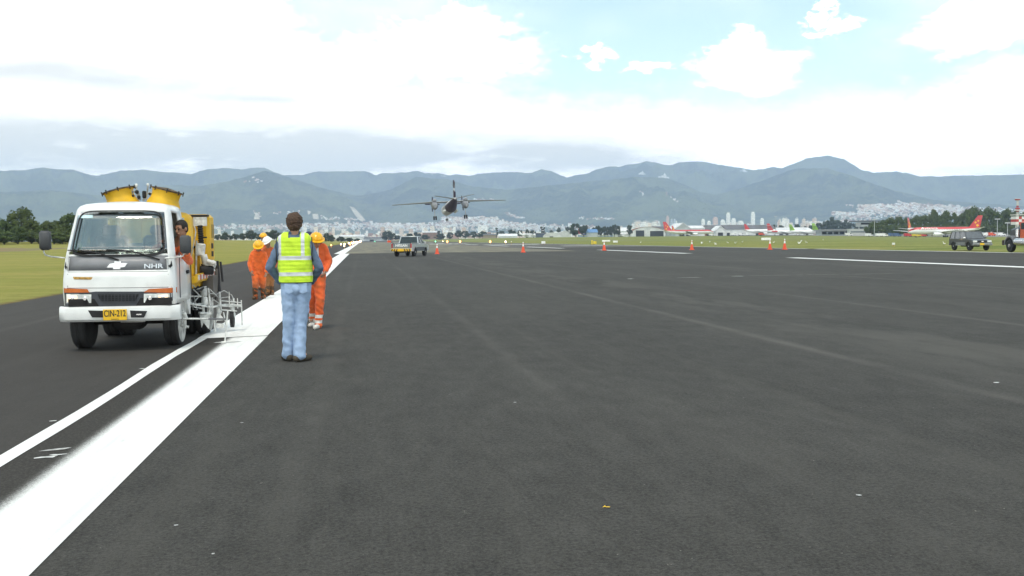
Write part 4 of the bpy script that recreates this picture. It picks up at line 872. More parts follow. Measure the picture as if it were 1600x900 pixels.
def turboprop():
    """twin engined high wing transport on approach, seen from behind; nose towards +x"""
    t = thing('transport_plane', 'twin propeller transport plane landing low over the runway with wheels down', 'aeroplane', (0, 0, 0)); R = 1.45
    prof = [(11.5, 0, -.35, .08, .08), (11.0, 0, -.3, .6, .55), (9.6, 0, -.1, 1.1, 1.05), (7.6, 0, 0, 1.42, 1.42), (-1.0, 0, 0, R, R), (-2.6, 0, .05, R, 1.40), (-10.0, 0, .95, .72, .52), (-12.2, 0, 1.20, .30, .24)]
    mb = MB(); mb.rings(fus_rings(prof, 24)); mb.build('fuselage', mat('transport_grey', (.50, .50, .50), .45), t, smooth=50)
    # the flat ramp face under the upswept tail
    mb = MB(); rs = []
    for (x, y0, z, ry, rz_) in [(-1.8, 0, .03, R, 1.41), (-2.6, 0, .05, R, 1.40), (-6.3, 0, .50, 1.12, .97), (-10.0, 0, .95, .72, .52), (-12.25, 0, 1.20, .31, .25)]: rs.append([(x, 1.015*ry*math.cos(a), z+1.02*rz_*math.sin(a)) for a in [rad(168+204*k/16) for k in range(17)]])
    mb.rings(rs, cap=False, closed=False); solid0 = mb.build('cargo_ramp', pdk, t, smooth=50)
    for s in (-1, 1):
        mb = MB(); mb.rings(airfoil((1.0, 0, 1.55), (1.0, s*5.2, 1.62), 3.2, 3.1, .14)); mb.rings(airfoil((1.0, s*5.2, 1.62), (.6, s*14.6, 1.35), 3.1, 1.25, .11)); mb.build('wing', pgry, t, smooth=40)
        mb = MB(); mb.rings(airfoil((-9.9, s*.3, 1.35), (-10.6, s*4.9, 2.15), 2.1, 1.1, .09)); mb.build('tailplane', pgry, t, smooth=40)
        mb = MB(); y = s*3.95; mb.rings(fus_rings([(4.9, y, 1.5, .12, .12), (4.6, y, 1.5, .5, .5), (3.4, y, 1.5, .68, .68), (.5, y, .95, .80, 1.25), (-1.6, y, .55, .72, 1.05), (-2.9, y, .35, .35, .5)], 16)); mb.rings(fus_rings([(1.2, y, 1.75, .5, .5), (-1.6, y, 1.85, .55, .5), (-2.3, y, 1.85, .2, .2)], 12)); e = mb.build('engine_nacelle', mat('nacelle_grey', (.26, .265, .28), .45), t, smooth=40)
        mb = MB(); mb.lathe([(.02, 0), (.24, .25), (.30, .7)], (5.6, y, 1.5), (-1, 0, 0), 12); mb.build('spinner', pdk, e)
        mb = MB(); mb.lathe([(.3, 0), (.33, .05), (.3, .1)], (-1.2, y, 1.75), (-1, 0, .1), 12); mb.build('exhaust', pdk, e)
        mb = MB()
        for k in range(4):
            a = math.pi/2*k+.06*s; d = Vector((0, math.cos(a), math.sin(a))); p = Vector((0, -math.sin(a), math.cos(a))); b = Vector((5.1, y, 1.5))
            mb.prism([b+d*.25-p*.08, b+d*.9-p*.17, b+d*1.9-p*.13, b+d*1.95+p*.1, b+d*.9+p*.17, b+d*.25+p*.08], (.08, 0, 0))
        mb.build('propeller', pdk, e)
        g = MB(); g.tube([(.2, y, .7), (.15, y, -2.45)], .10, 8); g.tube([(1.1, y, .6), (.2, y, -1.5)], .05, 6); g = g.build('main_gear', pgry, t)
        for d in (-.27, .27):
            w = MB(); w.lathe([(.15, -.16), (.5, -.15), (.53, 0), (.5, .15), (.15, .16)], (.15, y+d, -2.5), (0, 1, 0), 18); w.build('wheel', tyre, g, smooth=40)
    g = MB(); g.tube([(8.2, 0, -.9), (8.2, 0, -2.4)], .08, 8); g = g.build('nose_gear', pgry, t)
    for d in (-.2, .2):
        w = MB(); w.lathe([(.12, -.1), (.34, -.1), (.36, 0), (.34, .1), (.12, .1)], (8.2, d, -2.5), (0, 1, 0), 16); w.build('wheel', tyre, g, smooth=40)
    mb = MB(); mb.rings(airfoil((-9.6, 0, 1.2), (-11.6, 0, 5.25), 3.6, 1.5, .09, True)); f = mb.build('tail_fin', pw, t, smooth=40)
    mb = MB(); mb.box((-11.15, 0, 4.75), (1.5, .34, 1.6), Matrix.Rotation(rad(-24), 3, 'Y')); mb.build('fin_tip', pdk, f)
    mb = MB(); mb.box((-11.1, 0, 2.2), (1.7, .40, 1.8), Matrix.Rotation(rad(-24), 3, 'Y')); mb.build('rudder', pdk, f)
    for s in (-1, 1):
        mb = MB(); mb.rings(fus_rings([(3.5, s*1.55, -.9, .05, .1), (2.5, s*1.55, -.9, .35, .4), (-1.0, s*1.5, -.9, .35, .4), (-2.6, s*1.4, -.8, .05, .1)], 12)); mb.build('side_fairing', pw, t, smooth=40)
    D = 246; c = P(703, 324.5, D*math.cos(0)); t.location = c
    yaw, pit, roll = rad(90+5.5-4.2), rad(3.2), rad(-2.4)
    t.rotation_euler = (Matrix.Rotation(yaw, 3, 'Z') @ Matrix.Rotation(pit, 3, 'Y') @ Matrix.Rotation(roll, 3, 'X')).to_euler()
turboprop()

# ------------------------------------------------------------------ cones, lamps, signs, birds
cone_o = mat('cone_orange', (.72, .09, .035), .55, var=.08); cone_w = mat('cone_sleeve', (.78, .78, .75), .5); 
def cone(loc, lab, s=1.0):
    t = thing('traffic_cone', lab, 'traffic cone', loc, group='orange cones along the closed side of the runway'); mb = MB(); mb.box((0, 0, .02), (.46, .46, .045), bev=.03); mb.build('foot', cone_o, t)
    mb = MB(); mb.lathe([(.19, .04), (.105, .48), (.075, .60)], (0, 0, 0), n=20); mb.lathe([(.045, .80), (.03, .92), (.025, .94)], (0, 0, 0), n=20); mb.build('body', cone_o, t, smooth=40)
    mb = MB(); mb.lathe([(.082, .58), (.048, .80)], (0, 0, 0), n=20); mb.lathe([(.05, .86), (.036, .97), (.02, .99)], (0, 0, 0), n=16); mb.build('reflective_sleeve', cone_w, t, smooth=40); t.scale = (s,)*3
for x, y, s, lab in [(683, 397, 1.05, 'orange traffic cone standing just right of the silver pickup'), (817.5, 394.5, 1.12, 'second orange traffic cone counting right from the pickup'), (944, 391.3, 1.15, 'orange cone beside the left end of the nearer white centre dash'), (1081, 390.6, 1.15, 'orange cone alone, midway between the pickup and the dark off-road car'),
                     (1203, 390, 1.15, 'duller orange cone, left one of a close pair near the white board sign'), (1226, 390, 1.2, 'bright orange cone, right one of the close pair')]:
    cone(G(x, y), lab, s)
bulb_w = emis('lamp_warm', (1, .72, .42), 9); bulb_o = emis('lamp_orange', (1, .35, .10), 7); bulb_g = emis('lamp_green', (.15, 1, .5), 5); fit = mat('lamp_housing', (.55, .35, .08), .5)
def rlight(loc, m, lab, group, s=1.0, post=.3):
    t = thing('runway_light', lab, 'runway light', loc, group=group); mb = MB(); mb.lathe([(.14, 0), (.14, .02), (.04, .05), (.035, post), (.09, post+.02), (.10, post+.10)], (0, 0, 0), n=12); mb.build('housing', fit, t, smooth=30)
    mb = MB(); mb.ball((0, 0, post+.18), (.10*s, .10*s, .13*s), 8); mb.build('lamp', m, t, smooth=180)
GLL = 'lit edge lights running down the left side of the runway'
for i, (x, y) in enumerate([(517.5, 387), (532.8, 384.5), (538.3, 384), (545, 382), (549, 381.2), (553, 380.6), (556, 380.1), (558, 379.6), (560, 379.1), (562, 378.6), (563.5, 378.2), (538, 388.5), (547, 385), (551, 382.5)]):
    p = G(x, y); D = p.y; rlight(p, bulb_w if i % 4 else bulb_o, {0: 'lit yellowish edge light nearest the worker with white boots', 11: 'lit edge light closest to the stripe jog'}.get(i, 'small glowing edge light in the row down the left side of the runway'), None if i in (0, 11) else GLL, s=max(1.0, D/160), post=.3)
for (x, y, m, lab, s) in [(680.5, 380.5, bulb_g, 'green lit runway light right above the first orange cone', 1.5), (692, 380, bulb_w, 'white lit runway light right of the green one', 1.2), (699, 381, bulb_o, 'orange lit runway light, left one of three right of the green light', 2.4), (719, 381, bulb_o, 'orange lit runway light left of the low brown sheds', 2.4), (766, 381.5, bulb_o, 'orange lit runway light between the pickup and the second cone', 2.3), (790, 382, bulb_w, 'tall orange white marker light left of the second cone', 1.8), (799, 382.5, cone_w, 'unlit white stub marker left of the second cone', 1.2), (586, 380, bulb_g, 'bluish lit light left of the pickup bed', 1.0)]:
    rlight(G(x, y), m, lab, None, s, .55)
signw = mat('sign_white', (.82, .82, .78), .5); signy = mat('sign_yellow', (.75, .55, .04), .5)
def board(px, ybase, wpx, hpx, lab, m=None, D=None, n=None):
    p = G(px, ybase) if D is None else A(px, D); D = p.y if D is None else D; s = D/FPX; w, h = wpx*s, hpx*s; t = thing('airfield_sign', lab, 'sign', p, -rad(5)); mb = MB(); mb.box((0, 0, h/2+.2), (w, .25, h), bev=.03); mb.build('board', m or signw, t)
    for q in (-.35, .35):
        mb = MB(); mb.tube([(q*w, 0, 0), (q*w, 0, .25)], .05, 6); mb.build('leg', fit, t)
board(849, 382.2, 6, 4, 'small white square sign on the grass beside the second cone'); board(947, 378.5, 13, 2.6, 'long low white sign in the grass above the third cone'); board(961.5, 380.2, 7.5, 3.0, 'short white sign just right of the long low one')
board(1197, 375.3, 15, 4, 'wide white sign board above the close pair of cones', D=330); board(925, 383.0, 2, 6, 'left post panel of the yellow marker frame', signy); board(929.5, 382.6, 5, 4.2, 'yellow marker board left of the third cone', signy); board(1396, 385, 4, 3.5, 'small white box marker in the grass left of the dark off-road car')
def service_van():
    base = None; lab0 = 'service vehicle parked on the apron'
    L = [(1112, 900, 0, 'small white van parked on the apron left of the white gabled hangar front'), (1146, 880, 30, 'white pickup on the apron between hangar mouth and red tailed jet'), (1158, 890, 0, 'white van just left of the slim red tail'), (1168, 860, 60, 'pale van right of its twin left of the slim red tail'), (1190, 850, 15, 'orange tug low in front of the slim red tailed jet'),
         (1246, 820, 10, 'white van under the nose of the left green tailed jet'), (1326, 700, 0, 'white van parked against the left wall of the site office'), (1358, 650, 20, 'white van right of the site office'), (1374, 640, 0, 'long white van under the small orange finned jet'), (1381, 640, 0, 'second white van under the small orange finned jet'), (1392, 650, 40, 'blue van left of the biggest jet nose'), (1402, 640, 5, 'blue box van close to the biggest jet nose'),
         (1419, 620, 0, 'red tug in front of the biggest jet nose'), (1432, 600, 0, 'yellow loader under the nose of the biggest jet'), (1441, 610, 0, 'red loader beside the near engine of the biggest jet'), (1541, 620, 0, 'white van in the row right of the red fin, leftmost'), (1549, 620, 3, 'orange van in the row right of the red fin'), (1556, 625, 0, 'white box van in the middle of the row right of the red fin'), (1564, 620, 0, 'white van in the row right of the red fin, next to the dark lorry')]
    cols = {'white': pw, 'pale': pw, 'orange': cone_o, 'blue': mat('van_blue', (.08, .14, .28), .5), 'red': pr, 'yellow': signy, 'long': pw, 'second': pw, 'small': pw}
    for (x, D, r, lab) in L:
        a = A(x, D); w = next((k for k in ('orange', 'blue', 'red', 'yellow') if k in lab.split()[:2]), 'white'); t = thing('service_vehicle', lab, 'van', a, rad(r), 'service vehicles on the apron'); k = MB()
        k.prism([(-2.6, -1, .45), (2.5, -1, .45), (2.6, -1, 1.2), (1.9, -1, 1.35), (1.3, -1, 2.2), (-2.6, -1, 2.3)], (0, 2, 0)); b = k.build('body', cols[w], t)
        k = MB(); k.prism([(1.32, -1.01, 2.05), (1.8, -1.01, 1.42), (.5, -1.01, 1.42), (.5, -1.01, 2.05)], (0, 2.02, 0)); k.build('window', dk, t)
        for sx in (-1.7, 1.6):
            for sy in (-1, 1): k = MB(); k.lathe([(.2, -.12), (.36, -.1), (.36, .1), (.2, .12)], (sx, sy*.92, .36), (0, 1, 0), 14); k.build('wheel', tyre, t)
service_van()
def egret(px, py, i, lab):
    p = G(px, py); t = thing('egret', lab, 'bird', p, i*1.3, 'white birds feeding in the grass beyond the runway'); mb = MB(); k = .95
    mb.rings([[(x, y0+ry*math.cos(a), z+rz*math.sin(a)) for a in [2*math.pi*q/10 for q in range(10)]] for (x, y0, z, ry, rz) in [(-.22, 0, .27, .01, .01), (-.15, 0, .29, .05, .03), (-.02, 0, .32, .075, .075), (.10, 0, .34, .06, .07), (.16, 0, .42, .028, .03), (.15, 0, .52, .022, .022), (.18, 0, .58, .028, .026), (.23, 0, .58, .022, .02), (.26, 0, .575, .008, .008), (.33, 0, .56, .003, .003)]])
    o = mb.build('body', mat('egret_white', (.85, .85, .82), .7), t, smooth=60)
    for s in (-1, 1):
        lb = MB(); lb.tube([(0, s*.03, .27), (.02, s*.03, .15), (0, s*.03, 0)], .008, 5); lb.build('leg', tyre, t)
        wb = MB(); wb.prism([(.08, s*.07, .36), (-.2, s*.09, .30), (-.12, s*(.12+.2*(i % 3 == 0)), .33+.2*(i % 3 == 0)), (.03, s*(.11+.18*(i % 3 == 0)), .38+.22*(i % 3 == 0))], (0, s*.01, .012)); wb.build('wing', mat('egret_white', (.85, .85, .82), .7), t)
    t.scale = (k, k, k)
BIRDS = [(1097, 382.5), (1109, 379.8), (1137, 381.5), (1149, 382.5), (1160, 380), (1209, 381), (1248, 383), (1260, 381), (1286, 376.5), (1252, 379), (1001, 380.5), (1475, 384), (1118, 385)]
BL = ['leftmost white bird in the grass near the lone cone', 'white bird up the grass right of the lone cone', 'white bird left of a lower one midway between lone cone and cone pair', 'lowest white bird between the lone cone and the cone pair', 'white bird with open wings left of the wide sign board', 'white bird between the two close cones', 'white bird low in the grass right of the close cones', 'white bird with raised wings right of the close cones', 'white bird far up the grass left of the biggest jet', 'white bird nearest the bright right cone of the pair', 'white bird alone right of the short white sign', 'white bird in the grass just left of the dark off-road car', 'white bird close to the far edge line']
for i, (x, y) in enumerate(BIRDS): egret(x, y, i, BL[i])
def litter():
    p = G(947, 793); t = thing('yellow_scrap', 'crumpled yellow paper scrap lying alone on the dark asphalt', 'litter', p); mb = MB(); s = .0042
    mb.add([(-5*s, 0, .002), (-2*s, -1.2*s, .006), (-1.5*s, 0, 3.2*s), (0, -1*s, .8*s), (4*s, -1.2*s, .5*s), (6*s, 1*s, .002), (3*s, 1.8*s, 1.0*s), (-1*s, 2.5*s, .5*s)], [(0, 1, 2), (1, 3, 2), (3, 7, 2), (0, 2, 7), (3, 4, 6, 7), (4, 5, 6)])
    mb.build('scrap', mat('yellow_paper', (.75, .50, .04), .6), t)
litter()
# ------------------------------------------------------------------ the line painting truck
tw = mat('truck_white', (.74, .75, .74), .35, var=.05, vs=2.5, coat=.4, dirt=.16); ty = mat('truck_yellow', (.72, .42, .015), .5, var=.12, vs=3, dirt=.22); tdk = mat('truck_trim', (.055, .06, .07), .5, var=.1)
blk = mat('black_rubber', (.018, .018, .02), .7, var=.2); steel = mat('painted_tube', (.40, .41, .40), .55, .1, var=.25, vs=9, dirt=.25); steelw = mat('splashed_steel', (.66, .67, .65), .6, .0, var=.2, vs=12, dirt=.12); under = mat('underbody', (.022, .021, .021), .9, var=.3)
seatm = mat('seat_cloth', (.15, .16, .17), .9); amber = mat('amber_lens', (.55, .13, .02), .25, coat=.5); clear = mat('clear_lens', (.78, .79, .76), .25, .0, var=.15, vs=14, coat=.6); lit = emis('lit_headlamp', (1, .78, .52), .55)
yelp = mat('plate_yellow', (.80, .48, .02), .5, var=.05); chrome = mat('bright_metal', (.7, .7, .7), .25, .9, var=.05)
TY0 = 13.3; TR = P(187, 500, TY0); TR.z = 0
def T(px, py, y): return P(px, py, TY0+y)-TR
def solid(o, th=.02, off=-1):
    m = o.modifiers.new('thickness', 'SOLIDIFY'); m.thickness = th; m.offset = off; return o
CZ = [.62, .74, .86, .98, 1.08, 1.27, 1.295, 1.40, 1.52, 1.64, 1.76, 1.86, 1.90, 1.945, 1.975, 1.99]
CW = [.945*k for k in (.765, .77, .77, .765, .757, .742, .739, .724, .706, .688, .668, .650, .642, .615, .56, .48)]; XO = -.035
CF = [.05, .04, .04, .05, .07, .12, .125, .165, .215, .265, .315, .355, .375, .42, .50, .60]
def cz(zz, arr): return float(np.interp(zz, CZ, arr))
PA = [(-1, 1.32), (-1, 1.0), (-1, .62), (-1, .34), (-1, .22), (-.985, .155), (-.955, .11), (-.90, .075)]
FA = [(-.66, .042), (-.44, .02), (-.22, .006), (0, 0), (.22, .006), (.44, .02), (.66, .042)]
PERI = PA+FA+[(-a, b) for a, b in PA[::-1]]
def CS(a, z, out=0.0):
    """a point on the front skin of the cab: a in -1..1 across, z up"""
    b = np.interp(abs(a), [0, .22, .44, .66, .90, .955, .985, 1], [0, .006, .02, .042, .075, .11, .155, .22]); w = cz(z, CW); return Vector((a*w+XO, cz(z, CF)+b-out, z))
def skin_poly(mb, poly, out=.006, sub=1, th=.004):
    """polygon given in (a, z) laid on the curved cab skin"""
    bm = bmesh.new(); vs = [bm.verts.new((p[0], p[1], 0)) for p in poly]; f = bm.faces.new(vs)
    a0, a1 = min(p[0] for p in poly), max(p[0] for p in poly)
    n = max(1, int((a1-a0)/.06))
    for i in range(1, n):
        x = a0+(a1-a0)*i/n; bmesh.ops.bisect_plane(bm, geom=bm.verts[:]+bm.edges[:]+bm.faces[:], plane_co=(x, 0, 0), plane_no=(1, 0, 0))
    bm.verts.ensure_lookup_table(); bm.verts.index_update(); A = [CS(v.co.x, v.co.y, out) for v in bm.verts]; B = [p+Vector((0, th+.004, 0)) for p in A]; m = len(A)
    fs = [tuple(v.index for v in f.verts) for f in bm.faces]; ed = [tuple(v.index for v in e.verts) for e in bm.edges if len(e.link_faces) == 1]
    mb.add(A+B, fs+[tuple(k+m for k in f[::-1]) for f in fs]+[(a, b, b+m, a+m) for a, b in ed]); bm.free()
def skin_a(px, z, yy=.1):                     # column px of the photo -> a
    return T(px, 400, yy).x/cz(z, CW)
def px2az(px, py):                            # photo pixel -> (a, z) on the skin
    y = .1
    for _ in range(24):
        p = T(px, py, y); z = p.z; a = max(-1, min(1, (p.x-XO)/cz(z, CW))); y = .7*y+.3*CS(a, z).y
    return (a, z)
def make_truck():
    t = thing('paint_truck', 'white cab truck with yellow paint kettles on its bed, spraying the runway edge line', 'truck', TR)
    grid = [[Vector((a*cz(z, CW)+XO, cz(z, CF)+b if b < .25 else max(b, cz(z, CF)+.24) if b < 1.0 else b, z)) for (a, b) in PERI] for z in CZ]
    nP = len(PERI); shell, wind, dwin, frontp = MB(), MB(), MB(), MB(); flat = [p for r in grid for p in r]
    sh, wi, dw, fp = [], [], [], []
    for j in range(len(CZ)-1):
        for i in range(nP-1):
            q = (j*nP+i, j*nP+i+1, (j+1)*nP+i+1, (j+1)*nP+i); front = 7 <= i <= nP-9; side = i in (1, 2) or i in (nP-3, nP-4)
            if front and 6 <= j <= 10: wi.append(q)
            elif front and j == 4: fp.append(q)
            elif side and 5 <= j <= 10: (dw if i in (1, 2) else []).append(q)
            else: sh.append(q)
    def sub(fs, nm, m, sm=35, th=.02):
        used = sorted({k for f in fs for k in f}); ix = {k: n for n, k in enumerate(used)}; mb = MB(); mb.add([flat[k] for k in used], [tuple(ix[k] for k in f) for f in fs]); return solid(mb.build(nm, m, t, smooth=sm, normals=False), th, -1)
    # close the roof
    top = (len(CZ)-1)*nP; n0 = len(flat)
    for s, z in ((.72, 2.005), (.40, 2.018)):
        for (a, b) in PERI:
            p = grid[-1][PERI.index((a, b))]; c = Vector((0, .95, z)); flat.append(Vector(((p.x-XO)*s+XO, c.y+(p.y-c.y)*s, z)))
    for k in range(2):
        o1 = top if k == 0 else n0; o2 = n0 if k == 0 else n0+nP
        for i in range(nP-1): sh.append((o1+i, o1+i+1, o2+i+1, o2+i))
        sh.append((o1+nP-1, o1, o2, o2+nP-1))
    sh.append(tuple(range(n0+nP, n0+2*nP)))
    cab = sub(sh, 'cab', tw); sub(wi, 'windscreen', glass('windscreen_glass', (.82, .92, .89), .19), 60, .006); sub(fp, 'front_panel', mat('panel_grey', (.22, .225, .24), .5, var=.06, coat=.1)); sub(dw, 'door_window', glass('side_glass', (.6, .7, .7), .15), 35, .006)
    # black rubber frame with rounded corners round the windscreen
    fr = MB(); n = 40; out_, in_ = [], []
    def rr(hw, z0, z1, r, k):
        q = 2*math.pi*k/n; c, s = math.cos(q), math.sin(q); pw_ = 7.0; x = hw*math.copysign(abs(c)**(2/pw_), c); z = (z0+z1)/2+(z1-z0)/2*math.copysign(abs(s)**(2/pw_), s); return x, z
    for k in range(n):
        a, z = rr(.865, 1.262, 1.882, 0, k); out_.append(CS(a, z, .008)); a, z = rr(.84, 1.29, 1.868, 0, k); in_.append(CS(a, z, .008))
    vs = out_+in_; fr.add(vs, [(k, (k+1) % n, n+(k+1) % n, n+k) for k in range(n)]); solid(fr.build('windscreen_seal', blk, t, normals=False), .008, 0)
    # back wall with its window, roof lining, floor
    bw = MB(); y = 1.30
    for (x0, x1, z0, z1) in [(-.71, .66, .62, 1.44), (-.68, -.44, 1.44, 1.80), (.37, .62, 1.44, 1.80), (-.64, .57, 1.80, 1.93)]: bw.box(((x0+x1)/2, y, (z0+z1)/2), (x1-x0, .04, z1-z0))
    b = bw.build('cab_back_wall', mat('cab_lining', (.5, .52, .51), .8), t); gb = MB(); gb.box((-.035, y, 1.62), (.80, .01, .36)); gb.build('rear_window', glass('rear_glass', (.8, .85, .84), .0), b)
    fl = MB(); fl.box((0, .78, .80), (1.30, 1.0, .05)); fl.build('cab_floor', under, t)
    ds = MB(); ds.box((-.035, .33, 1.17), (1.26, .26, .20), bev=.05); d = ds.build('dashboard', mat('dash_grey', (.09, .095, .10), .8), t)
    pb = MB(); pb.box((.17, .33, 1.275), (.26, .16, .008), Matrix.Rotation(.2, 3, 'Z')); pb.box((.02, .34, 1.285), (.12, .12, .02)); pb.build('paper_sheet', mat('paper', (.8, .82, .8), .8), d)
    rb = MB(); rb.box((-.06, .33, 1.285), (.16, .10, .03), bev=.02); rb.build('orange_cloth', mat('orange_cloth', (.75, .15, .03), .9), d); rb = MB(); rb.box((-.36, .32, 1.30), (.13, .10, .06), Matrix.Rotation(.6, 3, 'Y'), bev=.02); rb.build('cardboard_scrap', mat('card', (.5, .38, .2), .9), d)
    for s in (-1, 1):
        sm = MB(); sm.box((s*.33-.03, .95, 1.02), (.48, .46, .14), bev=.05); sm.box((s*.33-.03, 1.17, 1.30), (.46, .12, .50), bev=.05); sm.box((s*.33-.03, 1.18, 1.62), (.26, .09, .15), bev=.04); sm.build('seat', seatm, t, smooth=40)
    sw = MB(); c = Vector((.34, .62, 1.30)); ax = Vector((0, -.75, .66)).normalized(); u = Vector((1, 0, 0)); v = ax.cross(u)
    sw.tube([c+u*.19*math.cos(k*math.pi/12)+v*.19*math.sin(k*math.pi/12) for k in range(25)], .016, 8); sw.tube([c-u*.19, c-u*.05-ax*.03, c+u*.05-ax*.03, c+u*.19], .014, 6); sw.tube([c-v*.19, c-ax*.03], .014, 6); sw.tube([c, c-ax*.3], .025, 8); sw.build('steering_wheel', blk, t)
    # sticker, badge, lettering, stripe
    k = MB(); skin_poly(k, [px2az(123, 336.5), px2az(145, 336), px2az(145, 340.5), px2az(123, 341)], .003); k.build('windscreen_sticker', mat('sticker_blue', (.55, .75, .78), .5), t)
    bt = [(167, 418), (172, 412), (179, 411), (179, 408), (189, 408), (189, 411), (199.5, 411), (195, 417), (188, 418), (188, 420.5), (177, 420.5), (177, 418)]
    k = MB(); skin_poly(k, [px2az(*q) for q in bt], .010, 1, .006); k.build('front_badge', mat('badge_white', (.85, .86, .86), .4), t)
    a, z = px2az(240, 416); text('NHR', .085, 'model_lettering', chrome, t, CS(a, z, .014), (rad(75), 0, rad(5)), .002, sx=1.35, bold=.002)
    k = MB(); skin_poly(k, [px2az(114, 432.5), px2az(145, 433), px2az(142.5, 437), px2az(115.5, 436.5)], .004); k.build('side_sticker', mat('sticker_ochre', (.45, .26, .06), .6, var=.3, vs=30), t)
    # panel gaps
    k = MB(); 
    for px in (105.5, 262.5): skin_poly(k, [px2az(px, 428), px2az(px+.7, 428), px2az(px+.7, 449), px2az(px, 449)], .001)
    skin_poly(k, [px2az(97, 449.0), px2az(276, 447.5), px2az(276, 448.3), px2az(97, 449.8)], .001); skin_poly(k, [px2az(106, 424.6), px2az(262, 423.6), px2az(262, 424.2), px2az(106, 425.2)], .001)
    k.build('panel_gap', tdk, t)
    for s in (-1, 1):
        k = MB(); a0 = .80 if s > 0 else -.95; skin_poly(k, [(s*.875, 1.075), (s*.985, 1.075), (s*.985, 1.25), (s*.875, 1.25)], .010); e = k.build('corner_vent', tw, t); k = MB(); skin_poly(k, [(s*.90, 1.13), (s*.93, 1.10), (s*.965, 1.13), (s*.955, 1.20), (s*.935, 1.15)], .018); k.build('vent_slot', blk, e)
    # amber strips, headlamps, grille
    def poly_part(nm, m, pxs, out, par=t, th=.01):
        k = MB(); skin_poly(k, [px2az(*q) for q in pxs], out, 1, th); return k.build(nm, m, par)
    back = poly_part('grille_surround', tdk, [(100, 455.5), (142, 456.5), (150, 455.5), (226, 455.5), (232, 456), (277, 455), (277, 477), (94, 477.5), (94, 457)], .012)
    poly_part('indicator', amber, [(93.8, 449.5), (137, 451.5), (140, 457), (103, 457.2), (94, 457.2)], .024); poly_part('indicator', amber, [(225, 456.5), (233, 451.5), (279, 448.5), (279.5, 456.5)], .024)
    for (x0, x1, y0, y1, m) in [(105, 123.5, 460, 473, lit), (125, 142.5, 460.5, 472.5, clear), (226, 244.5, 459.5, 472, clear), (246, 265, 459, 472, lit)]:
        h = poly_part('headlight', clear, [(x0-.7, y0-.7), (x1+.7, y0-.7), (x1+.7, y1+.7), (x0-.7, y1+.7)], .022)
        if m is lit:
            a, z = px2az((x0+x1)/2, (y0+y1)/2); c = CS(a, z, .03); k = MB(); k.box(c, ((x1-x0)*.0068, .012, .082), bev=.012); k.build('lamp_bulb', lit, h)
        k = MB(); a, z = px2az((x0+x1)/2, (y0+y1)/2); c = CS(a, z, .036); k.lathe([(.02, 0), (.026, .004), (.02, .008)], c, (0, -1, 0), 20); k.build('lamp_ring', chrome, h)
    poly_part('corner_lamp', clear, [(93.6, 458.5), (102.5, 459.5), (102.5, 474), (93.6, 473.5)], .022); poly_part('corner_lamp', clear, [(267.5, 458), (280, 457.5), (280, 472.5), (267.5, 473)], .022)
    gr = poly_part('grille', blk, [(153, 459.5), (217, 459.5), (211, 471), (158, 471)], .020)
    for k_ in range(4):
        k = MB(); yy = 460.5+k_*3.1; skin_poly(k, [px2az(155+k_*.9, yy), px2az(215.5-k_*1.1, yy), px2az(215.5-k_*1.1, yy+.9), px2az(155+k_*.9, yy+.9)], .030, 1, .006); k.build('grille_bar', tdk, gr)
    k = MB()
    for k_ in range(11): skin_poly(k, [px2az(158+k_*5.4, 460), px2az(158.6+k_*5.4, 460), px2az(158.6+k_*5.4, 471), px2az(158+k_*5.4, 471)], .027)
    k.build('grille_mesh', tdk, gr)
    # bumper: a curved beam
    bp = MB(); rs = []
    for a in np.linspace(-1, 1, 25):
        x = a*.768-.025; yb = .0+.05*a*a+max(0, abs(a)-.9)*1.0; rs.append([(x, yb+dy, z) for dy, z in ((.03, .605), (0, .585), (-.012, .52), (0, .435), (.035, .405), (.10, .405), (.10, .605))])
    bp.rings(rs); bm = bp.build('bumper', tw, t, smooth=35)
    def bpt(px, py, o=.016): p = T(px, py, 0); return Vector((p.x, .05*(p.x/.79)**2-o, p.z))
    for pl in ([(137.5, 485), (163, 485.5), (163, 496), (144, 496)], [(203.5, 485), (230, 486), (225, 496), (205, 496)]):
        k = MB(); k.prism([bpt(*q) for q in pl], (0, .012, 0)); k.build('bumper_opening', blk, bm)
    k = MB(); k.prism([bpt(213, 490.5, .022), bpt(222, 490, .022), bpt(221, 492, .022), bpt(214, 492.3, .022)], (0, .01, 0)); k.build('tow_hook', chrome, bm)
    c = (bpt(163, 483)+bpt(198.5, 500))/2; k = MB(); k.box(c+Vector((0, -.022, 0)), (.297, .012, .145), bev=.004); pl = k.build('number_plate', yelp, t)
    text('CIN-212', .118, 'plate_lettering', mat('plate_black', (.02, .02, .02), .5), pl, c+Vector((0, -.030, .014)), (rad(90), 0, 0), .001, sx=.66, bold=.0015)
    text('BOGOTA', .022, 'plate_small_lettering', mat('plate_black', (.02, .02, .02), .5), pl, c+Vector((0, -.030, -.058)), (rad(90), 0, 0), .001)
    # mirrors
    for s, (x0, x1, y0, y1), arm, yy in ((-1, (61.5, 79.5, 360.5, 391), [(68, 389), (68.5, 394), (71, 398.5), (80, 401), (101, 403)], .02), (1, (281, 298.5, 367.5, 396), [(288, 395), (286, 400), (274, 402.5), (258, 403.5)], .05)):
        c = (T(x0, y0, yy)+T(x1, y1, yy))/2; w = T(x1, y0, yy).x-T(x0, y0, yy).x; h = T(x0, y0, yy).z-T(x0, y1, yy).z
        k = MB(); k.box(c, (w, .09, h), bev=.03); mi = k.build('mirror', mat('mirror_shell', (.06, .063, .068), .55, var=.08), t, smooth=50)
        k = MB(); k.box(c+Vector((0, .05, 0)), (w*.86, .006, h*.9)); k.build('mirror_glass', chrome, mi)
